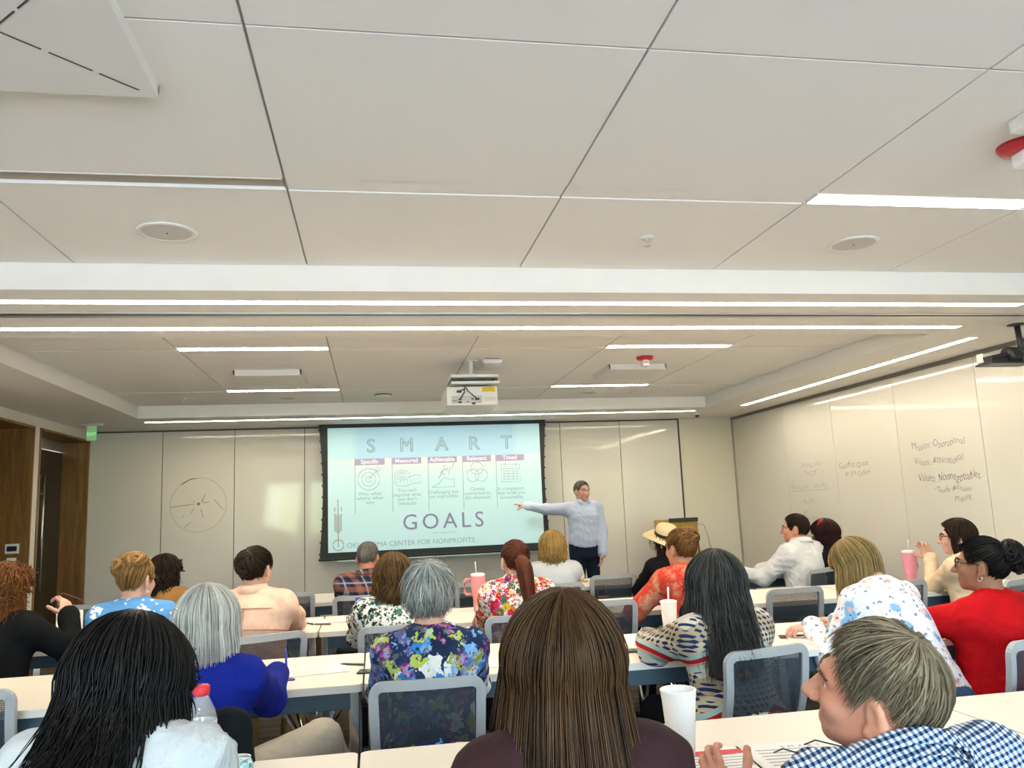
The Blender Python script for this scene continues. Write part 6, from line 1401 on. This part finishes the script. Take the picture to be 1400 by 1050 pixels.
w = PPL['D']['W'][1]; o = empty('pen', (w[0]+0.03, w[1]+0.085, w[2]+0.03)); tag(o, 'blue pen held by the royal blue cardigan wearer', 'pen', 'pens on the tables'); o.rotation_euler = (0.9, 0.2, 0.4)
MB().lathe([(0.0045, -0.06), (0.005, -0.055), (0.005, 0.045), (0.0015, 0.065)], (0, 0, 0), 10, axis='y').build('barrel', mat('pen_blue', (0.01, 0.03, 0.35), 0.35), o, smooth=True)
o = empty('lens_cloth', (-0.405, 3.73, TZ), -0.9); tag(o, 'purple fabric lens cloth beside the blue sleeve', 'cloth')
MB().prism([(0.075*math.cos(q)*(1+0.2*math.cos(q)), 0.030*math.sin(q)+0.012*math.cos(2*q)) for q in np.linspace(0, 2*PI, 24)[:-1]], 0, 0.006, 'xy').build('cloth', mat('purple_cloth', (0.10, 0.08, 0.25), 0.7), o)
MB().lathe([(0.012, 0.006), (0.010, 0.008)], (0.03, 0, 0), 12).build('button', M_PAPER, o)
def notebook(label, x, y, rz, w=0.20, h=0.26, col=(0.75, 0.73, 0.70)):
    o = empty('spiral_notebook', (x, y, TZ), math.radians(rz)); tag(o, label, 'notebook', 'spiral notebooks')
    MB().box((-w/2, -h/2, 0), (w/2, h/2, 0.012), 0.001).build('pages', M_PAPER, o); MB().box((-w/2, -h/2, 0.012), (w/2, h/2, 0.0135)).build('cover', mat('notebook_%d' % int(col[2]*99), col, 0.6), o)
    b = MB(); n = 22
    for k in range(n):
        yy = -h/2+0.012+(h-0.024)*k/(n-1); b.tube([(-w/2-0.002+0.008*math.cos(q), yy, 0.007+0.008*math.sin(q)) for q in np.linspace(0, 2*PI, 9)[:-1]], 0.0012, 4, True)
    b.build('spiral', M_DARK, o)
notebook('spiral notebook on the second row under the leaning flowered blouse', 2.10, 3.66, 100); notebook('spiral notebook before the pink tumbler at right', 3.62, 5.30, 95)
o = empty('tablet', (2.62, 3.92, TZ), -0.1); tag(o, 'pinkish tablet cover beside the water bottle', 'tablet')
MB().box((-0.12, -0.09, 0), (0.12, 0.09, 0.010), 0.003).build('cover', mat('tablet_pink', (0.52, 0.30, 0.26), 0.6), o); MB().box((-0.12, 0.085, 0.0), (0.12, 0.105, 0.016), 0.003).build('spine', M_BLK, o)
o = empty('paper_bag', (1.80, 7.25, TZ)); tag(o, 'crumpled white paper bag on the front table beside the empty chair', 'bag')
V, Q = Field().ell((0, 0, 0.05), (0.075, 0.05, 0.06), 0.02).ell((0.03, 0, 0.09), (0.035, 0.03, 0.04), 0.02).ell((-0.04, 0.01, 0.03), (0.06, 0.05, 0.035), 0.02).cut((0, 0, 0.0), (0, 0, -1)).mesh(0.01)
t = NT('crumpled_paper'); nz = t.vor(28, t.obj()); t.bump(nz.outputs['Distance'], 0.8, 0.02); link('bag', np_mesh('bag', [(V+RNG.normal(0, 0.002, V.shape), Q)]), t.fin((0.74, 0.66, 0.55), 0.8), o)
MB().box((-0.02, -0.06, 0.0), (0.09, -0.045, 0.018), 0.003).build('napkin', mat('napkin_ochre', (0.45, 0.33, 0.14), 0.8), o)
# handbag hooked on the front row
o = empty('handbag', (1.86, 6.62, 0)); tag(o, 'small brown handbag hanging beside the empty front-row chair', 'bag')
MB().box((-0.05, -0.03, 0.52), (0.05, 0.03, 0.68), 0.012).build('pouch', mat('handbag_brown', (0.06, 0.025, 0.02), 0.5), o); MB().tube([(-0.04, 0, 0.67), (-0.03, 0.05, 0.76), (0.03, 0.05, 0.76), (0.04, 0, 0.67)], 0.005, 6).build('strap', mat('handbag_brown', (0, 0, 0)), o)
# ---------------------------------------------------------------- easel with brown board
o = empty('flip_chart_easel', (3.82, 9.95, 0)); tag(o, 'flip chart easel with ochre board and black top clamp behind the straw hat', 'easel')
MB().box((-0.29, 0.0, 0.30), (0.29, 0.02, 1.20), 0.003).build('board', mat('ochre_board', (0.40, 0.25, 0.045), 0.6, grain=0.08, gs=12), o); MB().box((-0.10, -0.018, 1.165), (0.29, 0.0, 1.215), 0.004).build('clamp', M_BLK, o); MB().box((-0.29, -0.012, 0.30), (0.29, -0.001, 0.345), 0.003).build('tray', M_BLK, o)
for pts in ([(-0.27, 0.02, 1.0), (-0.33, -0.12, 0.0)], [(0.27, 0.02, 1.0), (0.33, -0.12, 0.0)], [(0, 0.03, 1.0), (0, 0.32, 0.0)]): MB().tube(pts, 0.012, 8).build('leg', M_BLK, o, smooth=True)
b = MB(); 
for k in range(3): b.tube([(-0.30-0.05*math.sin(q)-0.015*k, -0.01, 0.98-0.02*k+0.11*math.cos(q)) for q in np.linspace(0.2, 5.8, 18)], 0.0035, 5)
b.build('hanging_cord', mat('cord_dark', (0.03, 0.03, 0.05), 0.5), o, smooth=True)
MB().tube([(0.29, -0.01, 1.13), (0.36, -0.02, 1.12), (0.40, -0.02, 1.0), (0.44, -0.02, 0.80)], 0.005, 6).build('grey_cord', mat('cord_grey', (0.35, 0.34, 0.32), 0.5), o, smooth=True)
# black jacket on the chair of the silver-haired woman
def jacket(label, cx, cy, az, col=(0.006, 0.010, 0.013), zt=0.86):
    o = empty('draped_jacket', (cx, cy, 0), -math.radians(az)); tag(o, label, 'jacket')
    F_ = Field().cap((-0.19, -0.305, zt-0.02), (0.19, -0.305, zt-0.02), 0.045, 0.045, 0.04); F_.ell((0, -0.315, 0.60), (0.245, 0.055, 0.25), 0.05)
    for s in (-1, 1): F_.cap((s*0.19, -0.30, zt-0.03), (s*0.25, -0.29, 0.48), 0.050, 0.045, 0.04)
    V, Q = F_.mesh(0.013); link('jacket_body', np_mesh('jacket_body', [(V, Q)]), plain('black_fleece', col, 0.9, 0.2, 0.7), o)
    b = MB().tube([(-0.12, -0.33, zt+0.01), (-0.05, -0.355, zt-0.03), (0.05, -0.355, zt-0.03), (0.12, -0.33, zt+0.01)], 0.016, 8); b.build('collar', MATS['black_fleece'], o, smooth=True)
jacket('black jacket draped over the chair of the royal blue cardigan', -0.53, 2.86, 12)
jacket('black jacket hung on the chair of the red tie-dyed blouse', 1.96, 4.98, -10, zt=0.80)
# ---------------------------------------------------------------- chairs
for x, y, az, lab in (
    (-0.54, 2.84, 12, 'mesh chair under the black jacket behind the royal blue cardigan'), (0.19, 3.28, 2, 'mesh chair of the bold floral blouse, light grey frame facing the camera'),
    (1.45, 3.37, -14, 'mesh chair with blue back of the southwest patterned cardigan'), (2.46, 3.16, -20, 'mesh chair of the leaning flowered blouse'), (2.80, 3.02, -22, 'mesh chair at the right edge behind the red cardigan'),
    (-1.50, 3.70, 4, 'empty mesh chair at the lower left corner'), (-1.93, 4.62, 12, 'mesh chair of the black sweater at the left edge'), (-1.27, 4.72, 6, 'mesh chair of the blue daisy top'),
    (-0.66, 4.68, -24, 'mesh chair tilted behind the peach jacket'), (0.10, 4.74, -3, 'mesh chair of the green-leaf top'), (0.80, 4.82, 0, 'mesh chair of the bright floral blouse'), (1.41, 5.24, 2, 'empty mesh chair between the bright floral and red tie-dyed blouses'),
    (1.95, 4.98, -10, 'mesh chair of the red tie-dyed blouse under the jacket'), (2.67, 5.28, -4, 'empty mesh chair left of the leaning flowered blouse'), (3.42, 5.28, -8, 'empty mesh chair behind the white flowered blouse'), (3.98, 4.98, -26, 'mesh chair of the person raising a hand'),
    (-2.13, 7.02, 6, 'empty mesh chair beside the wooden portal'), (-1.52, 6.36, 10, 'mesh chair of the tan jacket'), (-0.66, 7.02, 2, 'empty mesh chair right of the peach jacket'), (-0.06, 6.46, 8, 'mesh chair of the plaid shirt'), (0.85, 7.0, 0, 'empty mesh chair behind the left pink tumbler'),
    (1.42, 6.52, 4, 'mesh chair of the pale grey jersey'), (1.95, 7.0, -6, 'empty mesh chair in the front row left of the straw hat'), (2.44, 6.62, -14, 'mesh chair of the person in the straw hat'), (3.47, 6.46, -26, 'mesh chair of the white dress shirt'), (3.82, 6.52, -18, 'mesh chair of the black sweater behind the white dress shirt'),
    (-0.44, 1.52, 8, 'mesh chair of the white blouse nearest the camera'), (0.32, 1.42, 0, 'mesh chair of the maroon blazer'), (0.90, 1.28, -14, 'mesh chair of the navy gingham shirt')):
    chair(x, y, az, lab)
